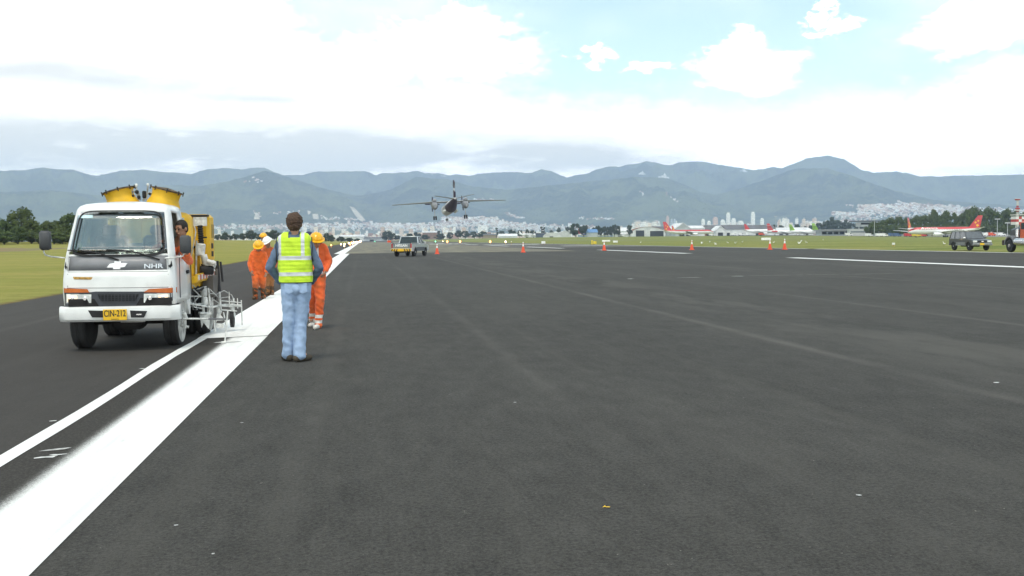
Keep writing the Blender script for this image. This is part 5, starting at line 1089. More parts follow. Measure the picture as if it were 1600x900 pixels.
        k = MB(); P_ = [T(*q, yy+(.02 if i < 3 else .10)) for i, q in enumerate(arm)]; k.tube(P_, .010, 8); k.ball(P_[0], .018, 6); k.build('mirror_arm', steelw, mi, smooth=60)
    # wipers
    for pts in ([(107, 391), (130, 391.5), (158, 396), (186, 406.5)], [(167, 390.2), (190, 391), (215, 394.5), (250, 405.5)]):
        k = MB(); q = [px2az(*p) for p in pts]; k.tube([CS(a, z, .035-.006*i) for i, (a, z) in enumerate(q)], .0085, 6, .011); k.build('wiper', blk, t)
    # door handle and sill on the visible side
    k = MB(); k.box((.716, .34, 1.0), (.012, .012, .62)); k.box((.706, 1.26, 1.0), (.012, .012, .62)); k.build('door_gap', tdk, t)
    k = MB(); k.box((.70, 1.05, 1.02), (.03, .14, .05), bev=.01); k.build('door_handle', blk, t)
    k = MB(); 
    k.prism([(.53, .10, .62), (.53, .98, .62), (.53, 1.08, .50), (.53, 1.20, .40), (.53, 1.25, .40), (.53, 1.30, .62), (.53, 1.3, .66), (.53, .1, .66)], (.155, 0, 0)); k.build('rear_fender', tw, t)
    # chassis, axle, sump
    ch = MB(); 
    for s in (-1, 1): ch.box((s*.34, 1.75, .56), (.09, 3.1, .16))
    for y in (.4, 1.4, 2.3, 3.2): ch.box((0, y, .56), (.6, .1, .12))
    ch.box((0, .6, .66), (1.3, 1.1, .10)); ch.box((0, 2.3, .62), (1.2, 2.0, .24)); ch.box((-.1, 1.3, .40), (.8, .9, .2)); ch.build('chassis', under, t)  # wide boxes added to the rails to block light and deepen shade underneath
    ax = MB(); ax.tube([(-.6, .78, .36), (.6, .78, .36)], .055, 8); ax.box((-.05, .75, .33), (.42, .34, .18), bev=.05); ax.box((.05, .62, .44), (.7, .12, .10)); ax.tube([(-.5, .55, .42), (.5, .55, .40)], .02, 6); ax.build('front_axle', under, t)
    sp = MB(); sp.box((.1, .30, .385), (.30, .08, .03)); sp.tube([(-.05, .35, .40), (.25, .33, .41)], .02, 6); sp.build('tow_bar', steel, t)
    # wheels
    rimm = mat('dusty_rim', (.50, .50, .48), .7, var=.2, vs=9, dirt=.35)
    def wheel(x, y, out, r=.365, w=.20, face=rimm, dual=False):
        k = MB(); ww = w*2.05 if dual else w; x0 = x
        def tprof(c):
            k.lathe([(r*.62, -w/2), (r*.93, -w/2*.96), (r, -w/2*.7), (r*1.0, -.02), (r*.975, -.012), (r*.975, .012), (r*1.0, .02), (r, w/2*.7), (r*.93, w/2*.96), (r*.62, w/2)], (c, y, r), (1, 0, 0), 36)
        tprof(x0)
        if dual: tprof(x0-out*w*1.08)
        wh = k.build('wheel', tyre, t, smooth=40); k = MB(); s = out
        k.lathe([(r*.66, 0), (r*.64, .012), (r*.52, -.035), (r*.36, -.05), (r*.34, .03), (r*.16, .05), (.02, .055)], (x0+s*w*.47, y, r), (s, 0, 0), 28); rim = k.build('rim', face, wh, smooth=40)
        k = MB()
        for i in range(6):
            q = math.pi*2*i/6; k.lathe([(.016, 0), (.016, .03), (.004, .034)], (x0+s*(w*.47+.005), y+r*.26*math.cos(q), r+r*.26*math.sin(q)), (s, 0, 0), 8)
        k.build('wheel_nuts', blk, rim)
        # white overspray ring on the tyre wall
        if out > 0: k = MB(); k.lathe([(r*.68, 0), (r*.80, .012), (r*.90, .006)], (x0+s*w*.492, y, r), (s, 0, 0), 36); k.build('sprayed_tyre_wall', mat('overspray_rubber', (.42, .42, .40), .8, var=.35, vs=6), wh, smooth=60)
        return wh
    wheel(-.615, .64, -1); wheel(.545, .80, 1); wheel(.68, 2.46, 1, dual=True); wheel(-.68, 2.46, -1, dual=True)
    # bed frame
    k = MB(); k.box((0, 2.36, .885), (1.48, 1.86, .09)); k.box((0, 2.36, .80), (1.3, 1.8, .10)); k.build('bed', ty, t)
    k = MB(); k.box((.745, 2.36, .915), (.022, 1.84, .11)); rl = k.build('bed_rail', ty, t)
    for i in range(6):
        k = MB(); k.box((.759, 1.62+i*.28, .915), (.008, .13, .075)); k.build('reflector', mat('reflector_white', (.75, .72, .7), .4), rl)
        k = MB(); k.box((.759, 1.76+i*.28, .915), (.008, .13, .075)); k.build('reflector', mat('reflector_red', (.5, .09, .06), .4), rl)
    # two leaning kettles with bolted lids
    for s in (-1, 1):
        rimc = T(185 if s < 0 else 261, 297.5, 1.75); axd = Vector((s*.26, 0, 1)).normalized(); k = MB()
        k.lathe([(.222, 0), (.205, -.03), (.198, -.10), (.205, -.14), (.24, -.21), (.245, -.27), (.245, -1.1), (.2, -1.2)][::-1], rimc, axd, 32); kt = k.build('kettle', ty, t, smooth=40)
        k = MB(); k.lathe([(.205, -.012), (.235, -.012), (.238, .008), (.20, .014), (.0, .04)], rimc, axd, 32); k.build('kettle_lid', mat('tarred_lid', (.10, .07, .04), .8, var=.4, vs=20), kt, smooth=30)
        q = axd.to_track_quat('Z', 'Y')
        for i in range(8):
            a = i*math.pi/4+.2; c = rimc+q @ Vector((.235*math.cos(a), .235*math.sin(a), 0)); k = MB(); k.tube([c-axd*.035, c+axd*.018], .008, 6); k.ball(c+axd*.02, .012, 5); k.build('clamp', blk, kt)
    # valves between the kettles
    k = MB()
    for (px, py0, py1, m) in [(213, 292, 312, 0), (231, 292, 312, 0), (205, 296, 310, 0), (239, 297, 310, 0)]:
        k.tube([T(px+ (1 if px < 220 else -1)*3, py1, 1.7), T(px, py0, 1.7)], .013, 6)
    k.tube([T(202, 299, 1.7), T(216, 300, 1.7), T(219, 312, 1.7)], .016, 6); k.tube([T(242, 300, 1.7), T(226, 303, 1.7), T(224, 314, 1.7)], .014, 6); k.build('valve_pipe', steel, t)
    for (px, py, dx, dz) in [(214, 300, .045, .055), (225.5, 304, .05, .11), (217, 308, .04, .05), (208, 306, .03, .04), (234, 303, .03, .04)]:
        k = MB(); k.box(T(px, py, 1.68), (dx, .07, dz), bev=.012); k.build('valve', blk, t)
    for px, py in ((213, 289.5), (231, 289)):
        k = MB(); k.ball(T(px, py, 1.7), (.022, .022, .028), 8); k.build('valve_knob', steelw, t, smooth=180)
    # upright tank, cabinet, fittings
    k = MB(); k.lathe([(.36, 0), (.36, .86), (.33, .92), (.25, .965), (.02, .99)], (.27, 1.98, .93), n=36); tk = k.build('yellow_tank', ty, t, smooth=40)
    k = MB(); k.lathe([(.364, .30), (.368, .31), (.368, .34), (.364, .35)], (.27, 1.98, .93), n=36); k.build('tank_band', ty, tk)
    k = MB(); k.lathe([(.30, 0), (.30, .8), (.1, .9)], (-.40, 1.95, .93), n=28); k.build('yellow_tank', ty, t, smooth=40)
    k = MB(); k.box((.275, 3.02, 1.49), (.95, .52, .80), bev=.05); cb = k.build('yellow_cabinet', ty, t, smooth=30)
    k = MB(); k.box((.752, 3.10, 1.62), (.012, .24, .22)); k.build('cabinet_louvre', mat('louvre', (.35, .24, .06), .7), cb)
    for z in (1.38, 1.25):
        k = MB(); k.box((.752, 3.02, z), (.014, .16, .085)); k.build('cabinet_opening', blk, cb)
    k = MB(); k.box((.30, 2.70, 1.865), (.90, .18, .03)); k.build('cabinet_visor', blk, cb)
    k = MB(); k.box((.64, 2.60, 1.77), (.20, .06, .14)); k.build('white_panel', steelw, t)
    k = MB(); k.box((.62, 2.30, 1.15), (.12, .14, .52)); k.build('yellow_post', ty, t); k = MB(); k.box((.58, 1.62, 1.12), (.14, .10, .46)); k.build('yellow_post', ty, t)
    # ribbed hose, white pump, motor
    c0, c1 = T(312.5, 352, 2.35), T(314.5, 381, 2.35); k = MB(); n = 24; k.tube([c0.lerp(c1, i/n) for i in range(n+1)], [.045 if i % 3 else .032 for i in range(n+1)], 12); k.build('ribbed_hose', blk, t, smooth=40)
    k = MB(); k.box(T(319.5, 371, 2.3), (.07, .05, .025)); k.box(T(306, 386, 2.2), (.05, .05, .04)); k.build('hose_bracket', blk, t)
    c = T(313, 390, 2.2); k = MB(); k.box(c, (.13, .14, .19), Matrix.Rotation(.12, 3, 'Y'), bev=.015); k.build('white_pump', steelw, t)
    k = MB(); k.tube([T(318, 398, 2.15), T(321, 410, 2.15), T(328, 418, 2.2), T(333, 425, 2.2)], [.05, .055, .05, .04], 10); k.ball(T(331, 413, 2.2), .07, 8); k.tube([T(324, 408, 2.1), T(337, 412, 2.1)], .035, 8); k.build('paint_pump', steelw, t, smooth=50)
    k = MB(); k.lathe([(.06, -.10), (.075, -.08), (.075, .08), (.06, .10)], T(323, 422, 2.15), (1, .3, 0), 16); k.tube([T(317, 412, 2.2), T(320, 428, 2.2)], .03, 8); k.build('pump_motor', blk, t, smooth=40)
    k = MB(); k.tube([T(303.5, 353, 1.9), T(306, 362, 1.85), T(302, 385, 1.8), T(298, 404, 1.8)], .010, 6); k.tube([T(307, 376, 2.1), T(306, 438, 2.0)], .016, 6); k.build('hose', steel, t)
    # dark posts behind, hydraulic mast
    k = MB(); k.tube([T(339, 408, 3.0), T(343, 458, 2.9)], .028, 8); k.tube([T(344.5, 409, 3.0), T(348, 440, 2.95)], .018, 8); k.build('lifting_mast', blk, t)
    k = MB(); k.box(T(329, 447, 2.7), (.16, .5, .34)); k.tube([T(338, 420, 2.9), T(338, 470, 2.9)], .03, 6); k.build('toolbox', mat('toolbox_grey', (.12, .11, .10), .8), t)
    # the spray carriage hung on the side
    def tubes(nm, m, lst, r=.010):
        k = MB()
        for (pts, rr_) in lst: k.tube([T(*p) for p in pts], rr_ or r, 6)
        return k.build(nm, m, t, smooth=60)
    tubes('sighting_bar', mat('bar_grey', (.16, .16, .17), .5, .3), [([(277, 498, .45), (357, 498.5, .75)], .013)]); tubes('sighting_bar', steelw, [([(285, 498, .44), (325, 498, .60)], .0145)])
    k = tubes('guide_rod', steelw, [([(356, 484, .72), (351.5, 534, .72)], .011)]); kk = MB(); kk.tube([T(353, 534.5, .72), T(346, 535.5, .72)], .018, 8); kk.build('guide_foot', steelw, k)
    tubes('bar_clamp', steelw, [([(287, 489, .5), (291, 500, .5)], .035), ([(289, 500, .5), (289, 513, .5)], .022), ([(284, 508, .5), (294, 511, .5)], .016)])
    tubes('hub_fitting', steel, [([(281, 507, .66), (287, 508, .66)], .03), ([(290, 510, .62), (295, 511, .62)], .02)])
    fr_ = tubes('spray_frame', steelw, [([(295, 474, 1.4), (330, 480, 2.2), (352, 476, 2.5), (376, 477, 2.6)], .016), ([(293, 463, 1.5), (316, 463, 2.0)], .013), ([(293, 466, 1.5), (304, 480, 1.6), (316, 482, 2.0)], .010), ([(316, 452, 2.0), (318, 490, 2.0)], .022), ([(325, 450, 2.2), (328, 476, 2.2), (326, 490, 2.2)], .020), ([(343, 456, 2.4), (345, 488, 2.4)], .019), ([(346, 470, 2.4), (377, 473, 2.7)], .010), ([(346, 478, 2.4), (377, 479, 2.7)], .010), ([(345, 484, 2.4), (370, 486, 2.6)], .010),
        ([(358, 456, 2.5), (358.5, 480, 2.5)], .009), ([(377, 469, 2.7), (378.5, 508, 2.7)], .011), ([(365, 466, 2.6), (366, 492, 2.6)], .014), ([(371, 466, 2.6), (371.5, 482, 2.6)], .009), ([(311, 489, 1.9), (329, 490, 2.1)], .022), ([(334, 500, 2.2), (336, 518, 2.2)], .015), ([(340, 490, 2.3), (335, 512, 2.3)], .012), ([(349, 488, 2.4), (354, 510, 2.4)], .012)])
    tubes('hose_bundle', steel, [([(326, 458, 2.1), (338, 460, 2.3), (350, 454, 2.5), (362, 461, 2.6), (366, 470, 2.6)], .008), ([(328, 452, 2.1), (342, 466, 2.3), (356, 464, 2.5), (366, 474, 2.6)], .008), ([(302, 452, 1.6), (312, 462, 1.8), (305, 470, 1.7), (297, 480, 1.6)], .010), ([(294, 470, 1.5), (302, 476, 1.6), (316, 474, 1.9)], .010), ([(329, 478, 2.1), (334, 468, 2.2), (342, 474, 2.3), (346, 486, 2.4)], .008), ([(300, 445, 1.7), (308, 452, 1.8), (322, 448, 2.0)], .012), ([(303, 462, 1.6), (308, 484, 1.7), (302, 484, 1.7), (299, 468, 1.6)], .008)])
    tubes('dark_hose', blk, [([(296, 452, 1.6), (306, 458, 1.7), (318, 450, 1.9)], .016), ([(295, 460, 1.6), (302, 456, 1.7), (310, 447, 1.8)], .014), ([(297, 478, 1.6), (305, 474, 1.7), (314, 478, 1.8)], .011)])
    for (px, py, y, r, h) in [(318, 456, 2.0, .055, .16), (320, 470, 2.0, .045, .14), (342, 484, 2.4, .035, .18), (363, 481, 2.6, .035, .16), (366, 492, 2.6, .02, .08)]:
        k = MB(); k.lathe([(r*.6, -h/2), (r, -h*.35), (r, h*.35), (r*.5, h/2)], T(px, py, y), n=14); k.build('spray_gun', steelw if px != 318 else steel, fr_, smooth=40)
    for pts, y in [([(338, 505), (349, 506), (351, 513), (336, 513)], 2.25), ([(312, 492), (328, 492), (326, 514), (318, 504), (315, 512)], 1.95), ([(338, 492), (343, 490), (351, 500), (338, 501)], 2.3)]:
        k = MB(); k.prism([T(*p, y) for p in pts], (0, .015, 0)); k.build('spray_shield', steelw, t)
    k = MB(); k.lathe([(.05, -.03), (.13, -.025), (.13, .025), (.05, .03)], T(363, 497, 2.6)+Vector((0, 0, -.02)), (1, 0, 0), 20); k.build('carriage_wheel', blk, t)
    return t
TRUCK = make_truck()

# ------------------------------------------------------------------ cars; nose towards +x, y to the left
def car(name, lab, cat, loc, az, side, W, belt, roof, wheels, wr, paint, lower=None, glassm=None):
    """side: outline of the body up to the belt line; belt/roof: (x) stations of the cabin; all in metres"""
    t = thing(name, lab, cat, loc, rad(90-az)); g = glassm or mat('car_glass', (.03, .045, .05), .22)
    def arch(pts):
        out = []
        for p in pts: out.append(p)
        return out
    # outline runs along the top from tail to nose, then back under with wheel arches
    bot = []; zb = side['sill']
    for wx in sorted(wheels, reverse=True):
        R_ = wr*1.22
        for k in range(9):
            q = math.pi*k/8; bot.append((wx+R_*math.cos(q), max(zb, wr+R_*math.sin(q)*.98)))
    out = side['top']+[(side['nose'], zb)]+bot+[(side['tail'], zb)]
    rs = []
    for y, sc, dz in ((-W/2, .985, -.03), (-W/2+.05, 1, 0), (W/2-.05, 1, 0), (W/2, .985, -.03)): 
        cx = (side['nose']+side['tail'])/2; rs.append([(cx+(x-cx)*sc, y, z+(dz if z > .6 else 0)) for x, z in out])
    mb = MB(); mb.rings(rs); body = mb.build('body', paint, t, smooth=30)
    # cabin
    (bx0, bx1, bz), (rx0, rx1, rz_), inset = belt, roof, .16
    gl = MB(); b = [(bx0, -W/2+.06, bz), (bx1, -W/2+.06, bz), (bx1, W/2-.06, bz), (bx0, W/2-.06, bz)]; r = [(rx0, -W/2+inset, rz_), (rx1, -W/2+inset, rz_), (rx1, W/2-inset, rz_), (rx0, W/2-inset, rz_)]
    gl.add(b+r, [(0, 1, 5, 4), (1, 2, 6, 5), (2, 3, 7, 6), (3, 0, 4, 7)]); gl.build('window', g, t)
    rf = MB(); rf.box(((rx0+rx1)/2, 0, rz_+.02), (rx1-rx0+.08, W-2*inset+.06, .07), bev=.03); rf.build('roof', paint, t, smooth=40)
    pl = MB(); B = [Vector(v) for v in b]; R_ = [Vector(v) for v in r]; off = Vector((0, 0, 0))
    for s in (0, 1, 2, 3): pl.tube([B[s], R_[s]], .045, 6)
    for s in (-1, 1):
        for f in side.get('pillars', (.5,)):
            xb, xr = bx0+(bx1-bx0)*f, rx0+(rx1-rx0)*f; pl.tube([(xb, s*(W/2-.055), bz), (xr, s*(W/2-inset+.005), rz_)], .04, 6)
    pl.build('pillar', paint, t, smooth=50)
    for wx in wheels:
        for s in (-1, 1):
            k = MB(); y = s*(W/2-.13); k.lathe([(wr*.6, -.11), (wr*.94, -.11), (wr, -.08), (wr, .08), (wr*.94, .11), (wr*.6, .11)], (wx, y, wr), (0, 1, 0), 28); w = k.build('wheel', tyre, t, smooth=40)
            k = MB(); k.lathe([(wr*.63, .0), (wr*.60, .01), (wr*.5, -.03), (wr*.18, -.02), (wr*.14, .02), (.01, .025)], (wx, y+s*.10, wr), (0, s, 0), 24); k.build('rim', mat('alloy', (.55, .56, .56), .4, .5), w, smooth=40)
    return t
def pickup():
    p = G(642, 400.4); c = Vector((p.x+.05, p.y+1.1, 0)); paint = mat('silver_paint', (.50, .54, .56), .3, .5, var=.06, coat=.5); dark = mat('car_trim', (.03, .03, .033), .7)
    side = dict(top=[(-2.45, .60), (-2.45, 1.02), (-.62, 1.04), (-.55, 1.06), (.95, 1.06), (1.1, 1.04), (2.15, .95), (2.38, .85), (2.42, .55)], nose=2.42, tail=-2.45, sill=.42, pillars=(.5,))
    t = car('pickup_truck', 'silver grey pickup parked on the runway with yellow and black chevrons on its bumper', 'pickup', c, 20, side, 1.72, (-.60, 1.10, 1.05), (-.38, .42, 1.58), (-1.45, 1.50), .36, paint)
    k = MB(); k.box((-1.52, 0, 1.035), (1.70, 1.44, .03)); k.build('bed_floor', dark, t)
    for s in (-1, 1):
        k = MB(); k.box((-1.52, s*.83, 1.07), (1.86, .05, .05)); k.build('bed_rail', paint, t)
    k = MB(); k.box((-2.47, 0, .86), (.05, 1.46, .40), bev=.015); tg = k.build('tailgate', mat('tailgate_paint', (.17, .20, .215), .4, .2, coat=.2), t)
    text('NISSAN', .27, 'tailgate_lettering', mat('letter_white', (.8, .82, .82), .5), tg, (-2.505, 0, .88), (rad(90), 0, rad(-90)), .006, sx=1.12, bold=.006)
    k = MB(); k.box((-2.60, 0, .53), (.16, 1.66, .20), bev=.02); bp = k.build('bumper', yelp, t)
    for s in (-1, 1):
        for i in range(3):
            k = MB(); y = s*(.32+.20*i); k.prism([(-2.688, y, .435), (-2.688, y+s*.09, .435), (-2.688, y+s*.02, .625), (-2.688, y-s*.07, .625)], (-.006, 0, 0)); k.build('chevron', dark, bp)
    k = MB(); k.box((-2.70, 0, .50), (.012, .34, .15)); k.build('number_plate', yelp, t)
    for s in (-1, 1):
        k = MB(); k.box((-2.46, s*.79, .86), (.06, .13, .36), bev=.02); k.build('tail_light', mat('tail_red', (.35, .02, .02), .3), t)
        k = MB(); k.box((.78, s*.98, 1.13), (.09, .18, .16), bev=.03); k.build('mirror', chrome, t)
        k = MB(); k.box((0, s*.865, .60), (2.2, .02, .30)); k.build('lower_side', mat('lower_grey', (.07, .08, .09), .5), t)
    k = MB(); k.box((-2.2, 0, .38), (.3, .7, .14)); k.tube([(-2, 0, .42), (1.6, 0, .42)], .08, 6); k.build('underbody', dark, t)
    t.scale = (1.08,)*3
    # orange board leaning out of the bed
    q = thing('marker_paddle', 'small orange marker paddle sticking out at the left of the pickup bed', 'marker', c); q.rotation_euler = t.rotation_euler; q.scale = (1.08,)*3
    k = MB(); k.tube([(-2.3, .70, 1.06), (-2.38, 1.02, 1.20)], .02, 6); k.build('handle', dark, q); k = MB(); k.box((-2.38, 1.05, 1.22), (.04, .30, .16)); k.build('paddle', cone_o, q)
pickup()
def suv():
    p = G(1522, 391.2); paint = mat('graphite_paint', (.075, .08, .085), .3, .5, var=.06, coat=.8); dark = mat('car_trim', (.03, .03, .033), .7)
    side = dict(top=[(-2.25, .62), (-2.27, 1.08), (-2.2, 1.12), (.80, 1.10), (1.0, 1.08), (1.95, .98), (2.15, .85), (2.2, .55)], nose=2.2, tail=-2.25, sill=.46, pillars=(.30, .62))
    t = car('offroad_car', 'dark grey off-road car with yellow number plate parked on the grass edge', 'car', Vector((p.x, p.y+.6, 0)), 187, side, 1.80, (-2.22, 1.02, 1.10), (-2.02, .38, 1.74), (-1.42, 1.42), .39, paint, glassm=mat('suv_glass', (.09, .10, .11), .08, coat=1.0))
    k = MB(); k.box((2.24, 0, .58), (.20, 1.78, .20), bev=.05); bp = k.build('bumper', mat('bumper_grey', (.22, .23, .23), .5), t, smooth=40); k = MB(); k.box((-2.30, 0, .58), (.16, 1.76, .22), bev=.05); k.build('bumper', mat('bumper_grey', (.22, .23, .23), .5), t, smooth=40)
    k = MB(); k.box((2.345, -.1, .60), (.012, .40, .17)); pl = k.build('number_plate', yelp, t); k = MB(); k.box((2.19, 0, .83), (.05, .80, .17)); k.build('grille', dark, t); k = MB(); k.box((2.22, 0, .84), (.02, .2, .07)); k.build('badge', chrome, t)
    for s in (-1, 1):
        k = MB(); k.box((2.16, s*.66, .83), (.10, .38, .17), bev=.03); k.build('headlight', clear, t); k = MB(); k.box((.85, s*1.0, 1.18), (.10, .20, .15), bev=.03); k.build('mirror', chrome if s < 0 else paint, t)
        k = MB(); k.box((0, s*.925, .50), (1.9, .05, .06)); k.build('side_step', steel, t); k = MB(); k.box((0, s*.905, .66), (1.7, .015, .20)); k.build('side_cladding', mat('bumper_grey', (.22, .23, .23), .5), t)
        k = MB(); k.tube([(-1.7, s*.62, 1.80), (-1.6, s*.62, 1.86), (.0, s*.62, 1.86), (.1, s*.62, 1.80)], .02, 6); k.build('roof_rail', dark, t)
    k = MB(); k.tube([(-1.6, 0, .42), (1.6, 0, .42)], .09, 6); k.box((-.2, 0, .44), (.7, .6, .12)); k.build('underbody', dark, t)
suv()
def tractor():
    """bonneted lorry with its nose pointing away; most of it is out of the picture on the right"""
    p = G(1592, 393.9); t = thing('heavy_lorry', 'dark bonneted lorry with an orange cab and bright round tank, cut by the photo edge', 'lorry', Vector((p.x+.4, p.y, 0)), rad(90-9)); dark = mat('lorry_dark', (.05, .053, .06), .5, .2, var=.1, coat=.3); org = mat('lorry_orange', (.60, .10, .03), .45, coat=.3); s_ = .5
    k = MB(); k.box((1.15, 0, .78), (.22, 2.3, .42), bev=.05); k.build('bumper', mat('bumper_brown', (.06, .05, .045), .8), t)
    k = MB(); k.rings([[(x, y, z) for (y, z) in ((-w, .9), (-w, h-.15), (-w*.8, h), (w*.8, h), (w, h-.15), (w, .9))] for (x, w, h) in ((.95, .62, 1.70), (.7, .70, 1.92), (-1.3, .85, 2.15))]); k.build('bonnet', dark, t, smooth=30)
    for s in (-1, 1):
        k = MB(); y = s*.92; R_ = .70; prof = [(R_*math.cos(q), .53+R_*math.sin(q)) for q in [math.pi*(.02+.9*i/10) for i in range(11)]]; prof2 = [((R_+.10)*math.cos(q), .53+(R_+.13)*math.sin(q)) for q in [math.pi*(.02+.9*i/10) for i in range(11)]]
        k.prism([(a, y-.28, b) for a, b in prof]+[(a, y-.28, b) for a, b in prof2[::-1]], (0, .56, 0)); k.build('fender', mat('fender_grey', (.22, .23, .25), .4, .3, coat=.4), t, smooth=30)
        for wx in (0, -4.2, -5.4):
            k = MB(); k.lathe([(.3, -.15), (.5, -.15), (.53, -.1), (.53, .1), (.5, .15), (.3, .15)], (wx, s*1.0, .53), (0, 1, 0), 28); w = k.build('wheel', tyre, t, smooth=40); k = MB(); k.lathe([(.34, 0), (.32, -.03), (.16, -.02), (.13, .08), (.01, .10)], (wx, s*1.13, .53), (0, s, 0), 24); k.build('rim', mat('lorry_rim', (.30, .28, .26), .6, .3), w, smooth=40)
        k = MB(); k.lathe([(.05, -.85), (.30, -.82), (.32, -.6), (.32, .6), (.30, .82), (.05, .85)], (-1.75, s*1.02, .86), (1, 0, 0), 24); k.build('fuel_tank', chrome, t, smooth=40)
        k = MB(); k.lathe([(.05, -.35), (.17, -.3), (.17, .3), (.05, .35)], (-.9, s*.95, 1.55), (0, 0, 1), 16); k.build('air_cleaner', chrome, t, smooth=40)
    k = MB(); k.box((-2.1, 0, 1.75), (1.5, 2.1, 1.5), bev=.12); cb = k.build('cab', org, t, smooth=40); k = MB(); k.box((-1.34, 0, 2.1), (.02, 1.7, .55)); k.box((-2.0, 1.055, 2.1), (.8, .02, .5)); k.build('window', mat('car_glass', (.03, .04, .045), .08), cb)
    k = MB(); k.tube([(-2.95, .95, .9), (-2.95, .95, 3.1)], .08, 10); k.build('exhaust_stack', chrome, t)
    k = MB(); k.box((-3.0, 0, .85), (6.4, .9, .3)); k.build('chassis', dark, t); k = MB(); k.lathe([(.3, -1.9), (1.0, -1.6), (1.15, 0), (.8, 1.7), (.3, 2.0)], (-5.0, 0, 2.0), (1, 0, .15), 28); k.build('drum', org, t, smooth=40)
tractor()
# ------------------------------------------------------------------ people
SKIN = mat('skin', (.42, .235, .155), .6, var=.06, vs=14); SKIN2 = mat('skin_tanned', (.36, .19, .12), .6, var=.08, vs=14)
HAIR = mat('hair_brown', (.075, .042, .026), .7, var=.35, vs=60, bump=.6, bs=140); HAIRD = mat('hair_dark', (.018, .014, .012), .7, var=.3, vs=60, bump=.5, bs=140)
DENIM = mat('chambray', (.115, .165, .25), .9, var=.16, vs=7, bump=.3, bs=220); JEANS = mat('faded_jeans', (.31, .42, .60), .9, var=.09, vs=11, bump=.3, bs=220); SHOE = mat('brown_suede', (.06, .05, .036), .9, var=.2)
def cloth_bands(name, base, bands, var=.12, dirt=0.0, dirtcol=(.12, .06, .03), lowdirt=None):
    """cloth with reflective tape: bands are ('z'|'x', lo, hi, colour)"""
    m = bpy.data.materials.new(name); m.use_nodes = True; g = N(m.node_tree); b = m.node_tree.nodes['Principled BSDF']; o = g.obj(); x, y, z = g.sep(o)
    w = g.math('MULTIPLY', g.math('SUBTRACT', g.noise(o, 9, 2), .5), .012)
    c = g.mix(g.smooth(g.noise(o, 6, 4), .3, .7), tuple(k*(1-var*1.4) for k in base), tuple(k*(1+var*.6) for k in base))
    if dirt: c = g.mix(g.math('MULTIPLY', g.smooth(g.noise(o, 7, 5, .7), .48, .66), dirt), c, dirtcol)
    if lowdirt: c = g.mix(g.math('MULTIPLY', g.smooth(g.math('ADD', z, g.math('MULTIPLY', w, 6)), lowdirt[0], lowdirt[1]), lowdirt[2]), c, dirtcol)
    for (ax, lo, hi, col, *cond) in bands:
        v = {'z': z, 'x': x, 'ax': g.math('ABSOLUTE', x), 'sx': g.math('ADD', g.math('ABSOLUTE', x), g.math('MULTIPLY', z, -.0))}[ax]; k = g.band(g.math('ADD', v, g.math('MULTIPLY', w, .35)), lo, hi, .0025)
        for (cx, cl, ch) in cond: k = g.math('MULTIPLY', k, g.band({'z': z, 'x': x, 'y': y}[cx], cl, ch, .003))
        c = g.mix(k, c, col)
    g.l.new(c, b.inputs['Base Color']); b.inputs['Roughness'].default_value = .85; b.inputs['Sheen Weight'].default_value = .15
    bn = g.new('ShaderNodeBump'); bn.inputs['Strength'].default_value = .35; bn.inputs['Distance'].default_value = .01; g.l.new(g.noise(g.scale(o, (1, 1, .6)), 16, 4, .6), bn.inputs['Height']); g.l.new(bn.outputs[0], b.inputs['Normal'])
    return m
TAPE = (.62, .64, .66)
def hand(parts, wrist, elbow, fwd, side, curl=.6, k=1.0):
    """palm, four unequal bent fingers and a thumb; fwd = palm normal direction, side=+1/-1 which way the thumb lies"""
    W = Vector(wrist); d = (W-Vector(elbow)).normalized(); n = (Vector(fwd)-d*Vector(fwd).dot(d)).normalized(); s = d.cross(n)*side
    c0 = W+d*.02*k; c1 = W+d*.085*k
    for t in (-.026, -.009, .009, .026): parts.append(('c', c0+s*t*.7*k, c1+s*t*k, .014*k, .0115*k))
    for i, (t, L) in enumerate([(.030, .066), (.011, .078), (-.009, .072), (-.028, .056)]):
        b = c1+s*t*k; a = curl*.7; p1 = b+(d*math.cos(a)+n*math.sin(a))*L*.48*k; a2 = curl*1.7; p2 = p1+(d*math.cos(a2)+n*math.sin(a2))*L*.32*k; a3 = curl*2.4; p3 = p2+(d*math.cos(a3)+n*math.sin(a3))*L*.24*k
        parts += [('c', b, p1, .0092*k, .0085*k), ('c', p1, p2, .0085*k, .0078*k), ('c', p2, p3, .0078*k, .0065*k)]
    tb = c0+s*.022*k; t1 = tb+(d*.55+s*.75+n*.35).normalized()*.035*k; t2 = t1+(d*.9+s*.25+n*.45).normalized()*.03*k; parts += [('c', tb, t1, .014*k, .011*k), ('c', t1, t2, .011*k, .008*k)]
def Rm(yaw, pitch=0.0, roll=0.0): return Matrix.Rotation(yaw, 3, 'Z') @ Matrix.Rotation(pitch, 3, 'X') @ Matrix.Rotation(roll, 3, 'Y')
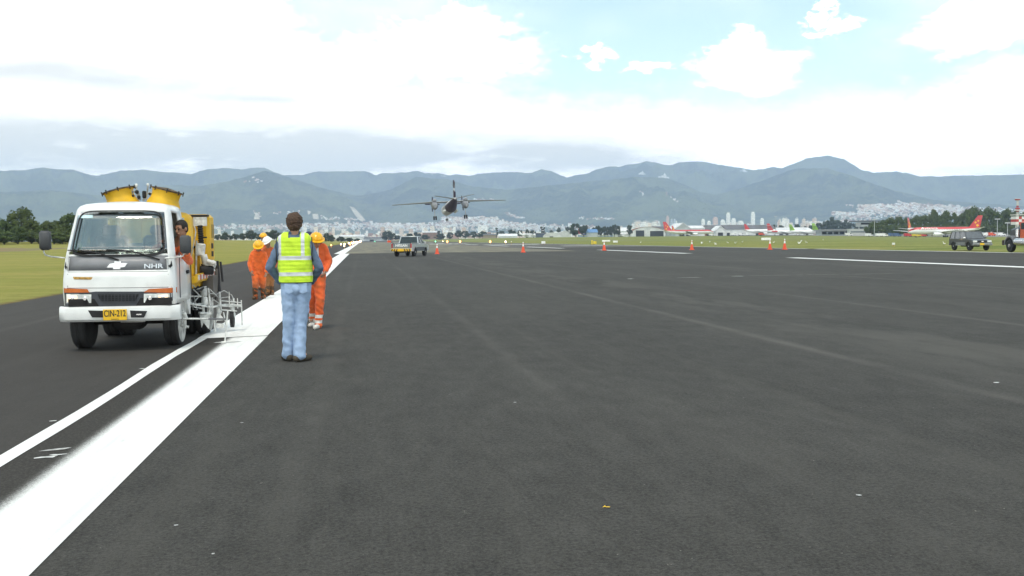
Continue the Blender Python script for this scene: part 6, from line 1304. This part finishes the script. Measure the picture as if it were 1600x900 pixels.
def person(lab, root, J, skin, outfit, face_yaw=0.0, head_pitch=0.0, hk=1.0, group=None, boots=None, hat=None, hair=None, fold=.010):
    """J: joints relative to the root, x across, y away from the camera, z up; the head looks along -y turned by face_yaw"""
    t = thing('person', lab, 'person', root, group=group); V = {k: Vector(v) for k, v in J.items()}
    hips = (V['hl']+V['hr'])/2; sh = (V['sl']+V['sr'])/2; H = V['head']; HM = Rm(face_yaw, head_pitch)
    def h(x, y, z): return H+HM @ (Vector((x, y, z))*hk)
    b = [('e', h(0, .005, .02), (.076*hk, .096*hk, .100*hk), HM), ('e', h(0, -.03, -.045), (.056*hk, .062*hk, .072*hk), HM), ('c', h(0, -.062, -.088), h(0, -.03, -.08), .026*hk, .034*hk), ('c', h(0, -.093, .012), h(0, -.112, -.022), .010*hk, .015*hk),
         ('c', h(-.02, -.095, -.058), h(.02, -.095, -.058), .010*hk, .010*hk), ('c', h(-.05, -.082, .028), h(.05, -.082, .028), .012*hk, .012*hk)]
    for s in (-1, 1): b += [('e', h(s*.078, .005, -.005), (.011*hk, .020*hk, .032*hk), HM)]
    b += [('c', h(0, .02, -.06), sh+Vector((0, 0, -.01)), .054, .062)]
    tw_ = (V['sr']-V['sl']).length/2; hw = max(.07, (V['hr']-V['hl']).length/2)
    for a in np.linspace(0, 1, 6):
        c = hips.lerp(sh, a); b.append(('c', c-Vector((hw*.9+(tw_-hw)*a*.55, 0, 0))*.8, c+Vector((hw*.9+(tw_-hw)*a*.55, 0, 0))*.8, .076+.01*math.sin(a*3), .076+.01*math.sin(a*3)))
    for s in 'lr':
        b += [('c', V['s'+s], V['e'+s], .044, .037), ('c', V['e'+s], V['w'+s], .037, .025), ('c', V['h'+s], V['k'+s], .075, .050), ('c', V['k'+s], V['a'+s], .050, .036), ('c', V['a'+s]+Vector((0, 0, -.02)), V['a'+s]+Vector(J.get('toe'+s, (0, -.12, -.05)))*.55, .034, .024)]
        hand(b, V['w'+s], V['e'+s], J.get('palm'+s, (1 if s == 'l' else -1, 0, 0)), J.get('thumb'+s, 1), J.get('curl', .55))
    body = blob('body', b, .0072, skin, t, smooth=3)
    for s in (-1, 1):
        k = MB(); k.ball(h(s*.031, -.089, .008), .0105*hk, 6); k.build('eye', mat('eye_dark', (.03, .02, .015), .2), body, smooth=180)
    k = MB(); k.tube([h(-.024, -.1045, -.058), h(0, -.107, -.056), h(.024, -.1045, -.058)], .0035*hk, 6); k.build('mouth', mat('lips', (.25, .09, .07), .6), body)
    k = MB()
    for s in (-1, 1): k.tube([h(s*.046, -.088, .033), h(s*.03, -.0965, .039), h(s*.014, -.096, .034)], .004*hk, 5)
    k.build('eyebrows', HAIRD, body)
    # clothes
    def legs(extra=.0, cuff=1.0, z=None):
        p = []
        for s in 'lr':
            a = V['a'+s]; p += [('c', V['h'+s]+Vector((0, 0, .02)), V['k'+s], .100+extra, .070+extra), ('c', V['k'+s], a+Vector((0, 0, .0)), .068+extra, .056*cuff+extra)]
            p.append(('c', V['k'+s].lerp(a, .75), a+Vector((0, .0, -.02)), .054*cuff+extra, .060*cuff+extra))
        p += [('c', hips+Vector((0, -.02, -.03)), hips+Vector((0, .03, -.03)), .10+extra, .10+extra), ('c', V['hl']+Vector((.015, .012, .05)), V['hr']+Vector((-.015, .012, .05)), .108+extra, .108+extra), ('c', V['hl']+Vector((.01, 0, .12)), V['hr']+Vector((-.01, 0, .12)), .095+extra, .095+extra)]
        return p
    def top(extra=.0, sleeves=True, z0=.06):
        p = []; 
        for a in np.linspace(z0, 1, 8):
            c = hips.lerp(sh, a); d = .098+.020*math.sin(a*2.6)+extra; w = max(.02, (hw+.088)*(1-a)+(tw_+.018)*a+.008*math.sin(a*math.pi)-d); p.append(('c', c-Vector((w, 0, 0)), c+Vector((w, 0, 0)), d, d))
        p += [('c', sh+Vector((-tw_*.75, 0, .02)), sh+Vector((tw_*.75, 0, .02)), .072+extra, .072+extra), ('c', sh+Vector((0, 0, .02)), sh+Vector((0, 0, .055)), .082, .072)]
        if sleeves:
            for s in 'lr': p += [('c', V['s'+s]+Vector((0, 0, -.005)), V['e'+s], .068+extra, .060+extra), ('c', V['e'+s], V['w'+s].lerp(V['e'+s], .06), .060+extra, .044+extra)]
        return p
    if outfit['kind'] == 'coverall':
        blob('coverall', legs(.004, outfit.get('cuff', 1))+top(.004), .011, outfit['m'], t, smooth=3, fold=(fold, 9))
    else:
        blob('trousers', legs(.004, outfit.get('cuff', 1)), .009, outfit['legs'], t, smooth=2, fold=(fold*1.0, 7.5)); blob('shirt', top(-.006), .009, outfit['shirt'], t, smooth=3, fold=(fold*.9, 11))
    for s in 'lr':
        a = V['a'+s]; toe = Vector(J.get('toe'+s, (0, -.15, -.05))); bm_ = boots or SHOE; z = .045
        p = [('c', a+Vector((0, .0, -.02)), Vector((a.x, a.y, z)), .045, .044), ('c', Vector((a.x, a.y, z))-Vector((toe.x, toe.y, 0))*.35, Vector((a.x+toe.x, a.y+toe.y, z-.007)), .043, .036), ('c', Vector((a.x, a.y, .016))-Vector((toe.x, toe.y, 0))*.4, Vector((a.x+toe.x*1.05, a.y+toe.y*1.05, .016)), .017, .017)]
        if outfit.get('gaiters'): p.append(('c', V['k'+s].lerp(a, .25), a, .074, .062))
        blob('boot' if boots else 'shoe', p, .008, bm_, t, smooth=3)
    if hair is not None:
        hp = [('e', h(0, .012, .034), (.092*hk, .108*hk, .100*hk), HM), ('e', h(0, .045, -.010), (.082*hk, .070*hk, .070*hk), HM)]
        o = blob('hair', hp, .007, HAIR if hair == 'long' else HAIRD, t, smooth=1, fold=(.012, 34))
        cut = Matrix.Translation(H) @ HM.to_4x4(); inv = cut.inverted(); me = o.data; bm = bmesh.new(); bm.from_mesh(me)
        bmesh.ops.delete(bm, geom=[v for v in bm.verts if (inv @ v.co).y < -.062*hk and (inv @ v.co).z < .062*hk], context='VERTS'); bm.to_mesh(me); bm.free()
    if hat:
        kind, hm = hat; q = HM; k = MB(); n = 24; rs = []
        R0 = Vector((.112, .135, .10))*hk if kind == 'helmet' else Vector((.094, .112, .085))*hk
        for i in range(9):
            a = math.pi/2*i/8.5; rs.append([h(0, 0, .038)+q @ Vector((R0.x*math.cos(a)*math.cos(2*math.pi*j/n), R0.y*math.cos(a)*math.sin(2*math.pi*j/n)+.004, R0.z*math.sin(a)*(1.0+.05*abs(math.cos(2*math.pi*j/n))))) for j in range(n)])
        k.rings(rs); hh = k.build('helmet' if kind == 'helmet' else 'cap', hm, t, smooth=60)
        k = MB(); base = h(0, 0, .036); br = []
        for j in range(n):
            a = 2*math.pi*j/n; f = max(0, -math.sin(a)); ext = (.018+.055*f*f)*hk if kind == 'helmet' else (.001+.06*f**3)*hk; br.append(((R0.x+ext)*math.cos(a), (R0.y+ext)*math.sin(a)+.004, -.014*f*hk))
        k.rings([[base+q @ Vector(v) for v in br], [base+q @ (Vector(v)+Vector((0, 0, .007))) for v in br]]); k.build('brim', hm, hh, smooth=40)
        if kind == 'helmet':
            k = MB(); k.tube([h(0, 0, .04)+q @ Vector((0, R0.y*1.02*math.cos(a)+.004, R0.z*1.03*math.sin(a))) for a in np.linspace(.1, math.pi-.1, 14)], .009*hk, 6); k.build('crown_ridge', hm, hh)
            k = MB()
            for s in (-1, 1): k.tube([h(s*.10, .0, .04), h(s*.075, -.01, -.04), h(s*.03, -.04, -.12)], .005, 5)
            k.build('chin_strap', blk, hh)
    return t
def joints(root, Y, D):
    """pixel joints -> local coordinates; each value is (px, py, dy)"""
    return {k: (P(v[0], v[1], Y+v[2])-root if len(v) == 3 and k not in ('palml', 'palmr', 'toel', 'toer') else Vector(v)) if isinstance(v, tuple) else v for k, v in D.items()}

# the man in the yellow vest
r = G(460, 564.5); r.z = 0; Y = r.y
vest_m = cloth_bands('vest_yellow', (.56, .80, .035), [('z', 1.222, 1.270, TAPE), ('z', 1.032, 1.076, TAPE), ('x', -.160, -.121, TAPE, ('z', 1.25, 1.7)), ('x', .112, .152, TAPE, ('z', 1.25, 1.7)), ('z', .94, .957, (.03, .05, .02))], var=.08)
man = person('man in a fluorescent yellow vest and pale jeans, back turned, hands at his front pockets', r,
    joints(r, Y, dict(head=(460, 350, .0), sl=(440.5, 377.5, 0), sr=(480, 377.5, 0), el=(421.5, 417, -.02), er=(499, 418, -.02), wl=(437.5, 441, .15), wr=(487, 442, .15), hl=(452, 446, 0), hr=(474, 446, 0), kl=(451.5, 504, -.0), kr=(470, 505, .02), al=(450.5, 550, .05), ar=(468, 551.5, -.05), toel=(-.07, .15, -.05), toer=(.11, .11, -.05), palml=(1, .3, 0), palmr=(-1, .3, 0))),
    SKIN, dict(kind='two', legs=JEANS, shirt=DENIM, cuff=1.22), face_yaw=math.pi+.05, head_pitch=-.05, hk=1.06, hair='long', fold=.012)
J = joints(r, Y, dict(sl=(440.5, 377.5, 0), sr=(480, 377.5, 0), hl=(452, 446, 0), hr=(474, 446, 0))); sh = (J['sl']+J['sr'])/2; hp = (J['hl']+J['hr'])/2
vp = []
for a in np.linspace(.06, 1.0, 12):
    c = hp.lerp(sh, a); d = .118+.012*math.sin(a*2.8); w2 = .192*(1-a)+.196*a+.010*math.sin(a*3)-d*.96; vp.append(('c', c-Vector((w2, 0, 0)), c+Vector((w2, 0, 0)), d*.96, d*.96))
vp += [('c', sh+Vector((-.115, 0, .012)), sh+Vector((.115, 0, .012)), .084, .084)]
v = blob('vest', vp, .008, vest_m, man, smooth=3, fold=(.009, 8))
bm = bmesh.new(); bm.from_mesh(v.data); zt = sh.z+.088
bmesh.ops.delete(bm, geom=[q for q in bm.verts if q.co.z < .945 or (abs(q.co.x-sh.x) < .065 and q.co.z > sh.z+.05)], context='VERTS'); bm.to_mesh(v.data); bm.free(); solid(v, .006, 0)
for s in (-1, 1):
    k = MB(); k.tube([(sh.x+s*(.205), .0-.06, sh.z+.05), (sh.x+s*.212, -.10, sh.z-.06), (sh.x+s*.205, -.10, sh.z-.17), (sh.x+s*.215, -.05, sh.z-.24)], .006, 5); k.build('vest_edging', blk, v)
for s in (-1, 1):                                  # jeans pockets
    k = MB(); c = hp+Vector((s*.080, -.110, -.02)); k.prism([c+Vector((-.052, .004, .05)), c+Vector((.052, .004, .05)), c+Vector((.050, 0, -.05)), c+Vector((0, -.006, -.075)), c+Vector((-.050, 0, -.05))], (0, .02, 0)); k.build('jeans_pocket', JEANS, man)
k = MB(); k.lathe([(.060, 0), (.066, .03), (.062, .055)], sh+Vector((0, .0, .070)), n=20); k.build('shirt_collar', DENIM, man, smooth=60)

ORG = (.80, .135, .02)
hy = mat('helmet_yellow', (.80, .42, .01), .35, var=.06, coat=.3); hw_ = mat('helmet_white', (.82, .82, .80), .35, var=.04, coat=.3); navy = mat('cap_navy', (.03, .035, .07), .8)
cov1 = cloth_bands('coverall_orange', ORG, [], dirt=.35, dirtcol=(.30, .08, .02), lowdirt=(.55, .35, .75)); browng = mat('muddy_gaiters', (.10, .06, .035), .9, var=.3, vs=9)
covw = cloth_bands('coverall_worn', (.62, .12, .025), [], dirt=.6, dirtcol=(.22, .10, .03), lowdirt=(.85, .6, .9))
cov4 = cloth_bands('coverall_taped', (.76, .12, .025), [('z', .90, .94, TAPE), ('z', .178, .232, (.7, .68, .64)), ('z', .092, .14, (.7, .68, .64)), ('x', .028, .058, TAPE, ('z', 1.02, 1.5), ('y', -.5, .03))], dirt=.35, dirtcol=(.45, .16, .05))
r = G(408, 467.5); r.z = 0; Y = r.y
person('worker in orange coveralls and yellow helmet, looking down as he walks, nearest the truck', r, joints(r, Y, dict(head=(404, 384, -.16), sl=(395, 397.5, -.05), sr=(412.5, 397, -.05), el=(390.5, 411.5, -.02), er=(417, 412, 0), wl=(392.5, 423, -.12), wr=(416, 424.5, -.12), hl=(399.5, 424, .02), hr=(409, 424, .02), kl=(398.5, 445, -.08), kr=(411, 445, .02), al=(399, 464, .0), ar=(411.5, 462, .12), toel=(-.03, -.15, -.05), toer=(.04, -.15, -.05), palml=(.6, .4, 0), palmr=(-.6, .4, 0))),
       SKIN2, dict(kind='coverall', m=cov1, gaiters=True), head_pitch=.55, boots=browng, hat=('helmet', hy), fold=.014)
r = G(421, 465.0); r.z = 0; Y = r.y+1.0; r = P(421, 465, Y); r.z = 0
person('worker with a white helmet, bending his head, half hidden behind the nearest orange worker', r, joints(r, Y, dict(head=(417.5, 378, -.14), sl=(412, 391.5, 0), sr=(427, 391.5, 0), el=(411, 407, -.02), er=(431.5, 407, .0), wl=(415, 421, -.15), wr=(428, 420, -.15), hl=(416.5, 424, .02), hr=(424.5, 424, .02), kl=(417, 443, -.03), kr=(424, 443, .02), al=(418, 460, .0), ar=(424.5, 459, .1), toel=(-.05, -.14, -.05), toer=(.03, -.15, -.05))),
       SKIN2, dict(kind='coverall', m=covw, gaiters=True), face_yaw=-.5, head_pitch=.5, boots=browng, hat=('helmet', hw_), fold=.014)
r = P(411, 455, 29.5); r.z = 0; Y = 29.5
person('worker with a yellow helmet behind the other two, only helmet and shoulder showing', r, joints(r, Y, dict(head=(411.5, 371, -.05), sl=(402, 383.5, 0), sr=(419.5, 384, 0), el=(397.5, 397, .0), er=(422, 397, 0), wl=(399, 410, -.1), wr=(420, 410, -.1), hl=(406.5, 411, 0), hr=(414.5, 411, 0), kl=(406, 430, 0), kr=(415, 430, 0), al=(406, 447, 0), ar=(415, 447, 0))),
       SKIN2, dict(kind='coverall', m=cov1), face_yaw=.3, head_pitch=.1, boots=browng, hat=('helmet', hy))
wb = mat('boot_white', (.62, .60, .56), .8, var=.2, vs=12, dirt=.2)
r = G(495, 513); r.z = 0; Y = r.y
person('worker in taped orange coveralls with whitened boots, right behind the man in the vest', r, joints(r, Y, dict(head=(494.5, 376, -.06), sl=(483, 388.5, 0), sr=(506, 388.5, .02), el=(484, 405, -.08), er=(514, 408.5, .03), wl=(489, 421.5, -.20), wr=(508.5, 423, -.10), hl=(489.5, 436, .02), hr=(500, 436, .02), kl=(489, 468, .12), kr=(500, 468, -.08), al=(488.5, 497, .30), ar=(497.5, 506.5, -.06), toel=(-.04, -.16, -.05), toer=(-.05, -.17, -.05), palml=(1, 0, .2))),
       SKIN2, dict(kind='coverall', m=cov4), face_yaw=.15, head_pitch=.3, boots=wb, hat=('helmet', hy), fold=.014)
r = P(479, 484, 20.5); r.z = 0; Y = 20.5
person('worker with a navy cap almost fully hidden behind the vest and the taped orange worker', r, joints(r, Y, dict(head=(482.5, 371, 0), sl=(472, 385, 0), sr=(493, 385, 0), el=(470, 405, 0), er=(495, 404, 0), wl=(474, 420, -.1), wr=(491, 420, -.1), hl=(477, 424, 0), hr=(487, 424, 0), kl=(477, 450, 0), kr=(487, 450, 0), al=(477, 476, 0), ar=(487, 476, 0))),
       SKIN2, dict(kind='coverall', m=cov1), face_yaw=.4, boots=browng, hat=('cap', navy))
def driver():
    r = TR+Vector((.36, 1.05, 0)); L = lambda px, py, y: T(px, py, y)-Vector((.36, 1.05, 0))
    J = dict(head=L(283.5, 357.5, .72), sl=Vector((-.06, -.12, 1.33)), sr=Vector((.26, -.14, 1.36)), el=Vector((-.12, -.38, 1.22)), wl=Vector((-.08, -.55, 1.34)), er=Vector((.42, -.32, 1.18)), wr=L(291.5, 397, .52), hl=Vector((-.09, 0, 1.0+.08)), hr=Vector((.09, 0, 1.08)), kl=Vector((-.12, -.42, 1.02)), kr=Vector((.12, -.42, 1.02)), al=Vector((-.12, -.50, .95)), ar=Vector((.12, -.50, .95)), palmr=(0, -1, -.4), palml=(0, -1, 0))
    return J, r
def make_driver():
    J, r = driver(); t = thing('person', 'truck driver in an orange jacket leaning his dark haired head out of the cab window', 'person', r); V = {k: Vector(v) for k, v in J.items()}; H = V['head']; HM = Rm(-.55, .22); hk = .95
    def h(x, y, z): return H+HM @ (Vector((x, y, z))*hk)
    sh = (V['sl']+V['sr'])/2; hips = (V['hl']+V['hr'])/2
    b = [('e', h(0, .005, .02), (.072, .091, .095), HM), ('e', h(0, -.03, -.045), (.053, .06, .068), HM), ('c', h(0, -.062, -.088), h(0, -.03, -.08), .025, .032), ('c', h(0, -.093, .012), h(0, -.112, -.022), .009, .014), ('c', h(-.02, -.095, -.058), h(.02, -.095, -.058), .009, .009), ('c', h(-.05, -.082, .028), h(.05, -.082, .028), .011, .011), ('e', h(-.078, .005, -.005), (.011, .02, .03), HM), ('e', h(.078, .005, -.005), (.011, .02, .03), HM), ('c', h(0, .02, -.06), V['sr'].lerp(sh, .5), .05, .06), ('c', hips, sh, .12, .13), ('c', V['sl'], V['sr'], .07, .06)]
    for s in 'lr':
        b += [('c', V['s'+s], V['e'+s], .044, .037), ('c', V['e'+s], V['w'+s], .036, .025), ('c', V['h'+s], V['k'+s], .075, .055), ('c', V['k'+s], V['a'+s], .05, .045)]; hand(b, V['w'+s], V['e'+s], J['palm'+s], 1 if s == 'l' else -1, .8)
    body = blob('body', b, .0075, SKIN2, t, smooth=3)
    for s in (-1, 1):
        k = MB(); k.ball(h(s*.031, -.089, .008), .010, 6); k.build('eye', mat('eye_dark', (.03, .02, .015), .2), body, smooth=180)
    k = MB(); k.tube([h(-.024, -.1045, -.058), h(.024, -.1045, -.058)], .0035, 6); k.build('mouth', mat('lips', (.25, .09, .07), .6), body)
    k = MB()
    for s in (-1, 1): k.tube([h(s*.046, -.088, .033), h(s*.03, -.0965, .039), h(s*.014, -.096, .034)], .004, 5)
    k.build('eyebrows', HAIRD, body)
    o = blob('hair', [('e', h(0, .014, .036), (.080, .096, .096), HM), ('e', h(0, .04, -.01), (.073, .062, .07), HM)], .008, HAIRD, t, smooth=2)
    inv = (Matrix.Translation(H) @ HM.to_4x4()).inverted(); bm = bmesh.new(); bm.from_mesh(o.data); bmesh.ops.delete(bm, geom=[v for v in bm.verts if (inv @ v.co).y < -.055 and (inv @ v.co).z < .065], context='VERTS'); bm.to_mesh(o.data); bm.free()
    p = [('c', hips, sh, .150, .155), ('c', V['sl']+Vector((.02, 0, 0)), V['sr'], .095, .085)]
    for s in 'lr': p += [('c', V['s'+s], V['e'+s], .068, .058), ('c', V['e'+s], V['w'+s].lerp(V['e'+s], .08), .058, .045)]
    m = cloth_bands('jacket_orange', (.78, .15, .04), [('x', .03, .06, TAPE, ('z', 1.1, 1.42))]); blob('jacket', p, .010, m, t, smooth=3, fold=(.009, 9))
    p = [('c', V['hl'], V['kl'], .10, .075), ('c', V['hr'], V['kr'], .10, .075), ('c', V['kl'], V['al'], .07, .06), ('c', V['kr'], V['ar'], .07, .06), ('c', V['hl'], V['hr'], .11, .11)]; blob('trousers', p, .011, cov1, t, smooth=3)
make_driver()
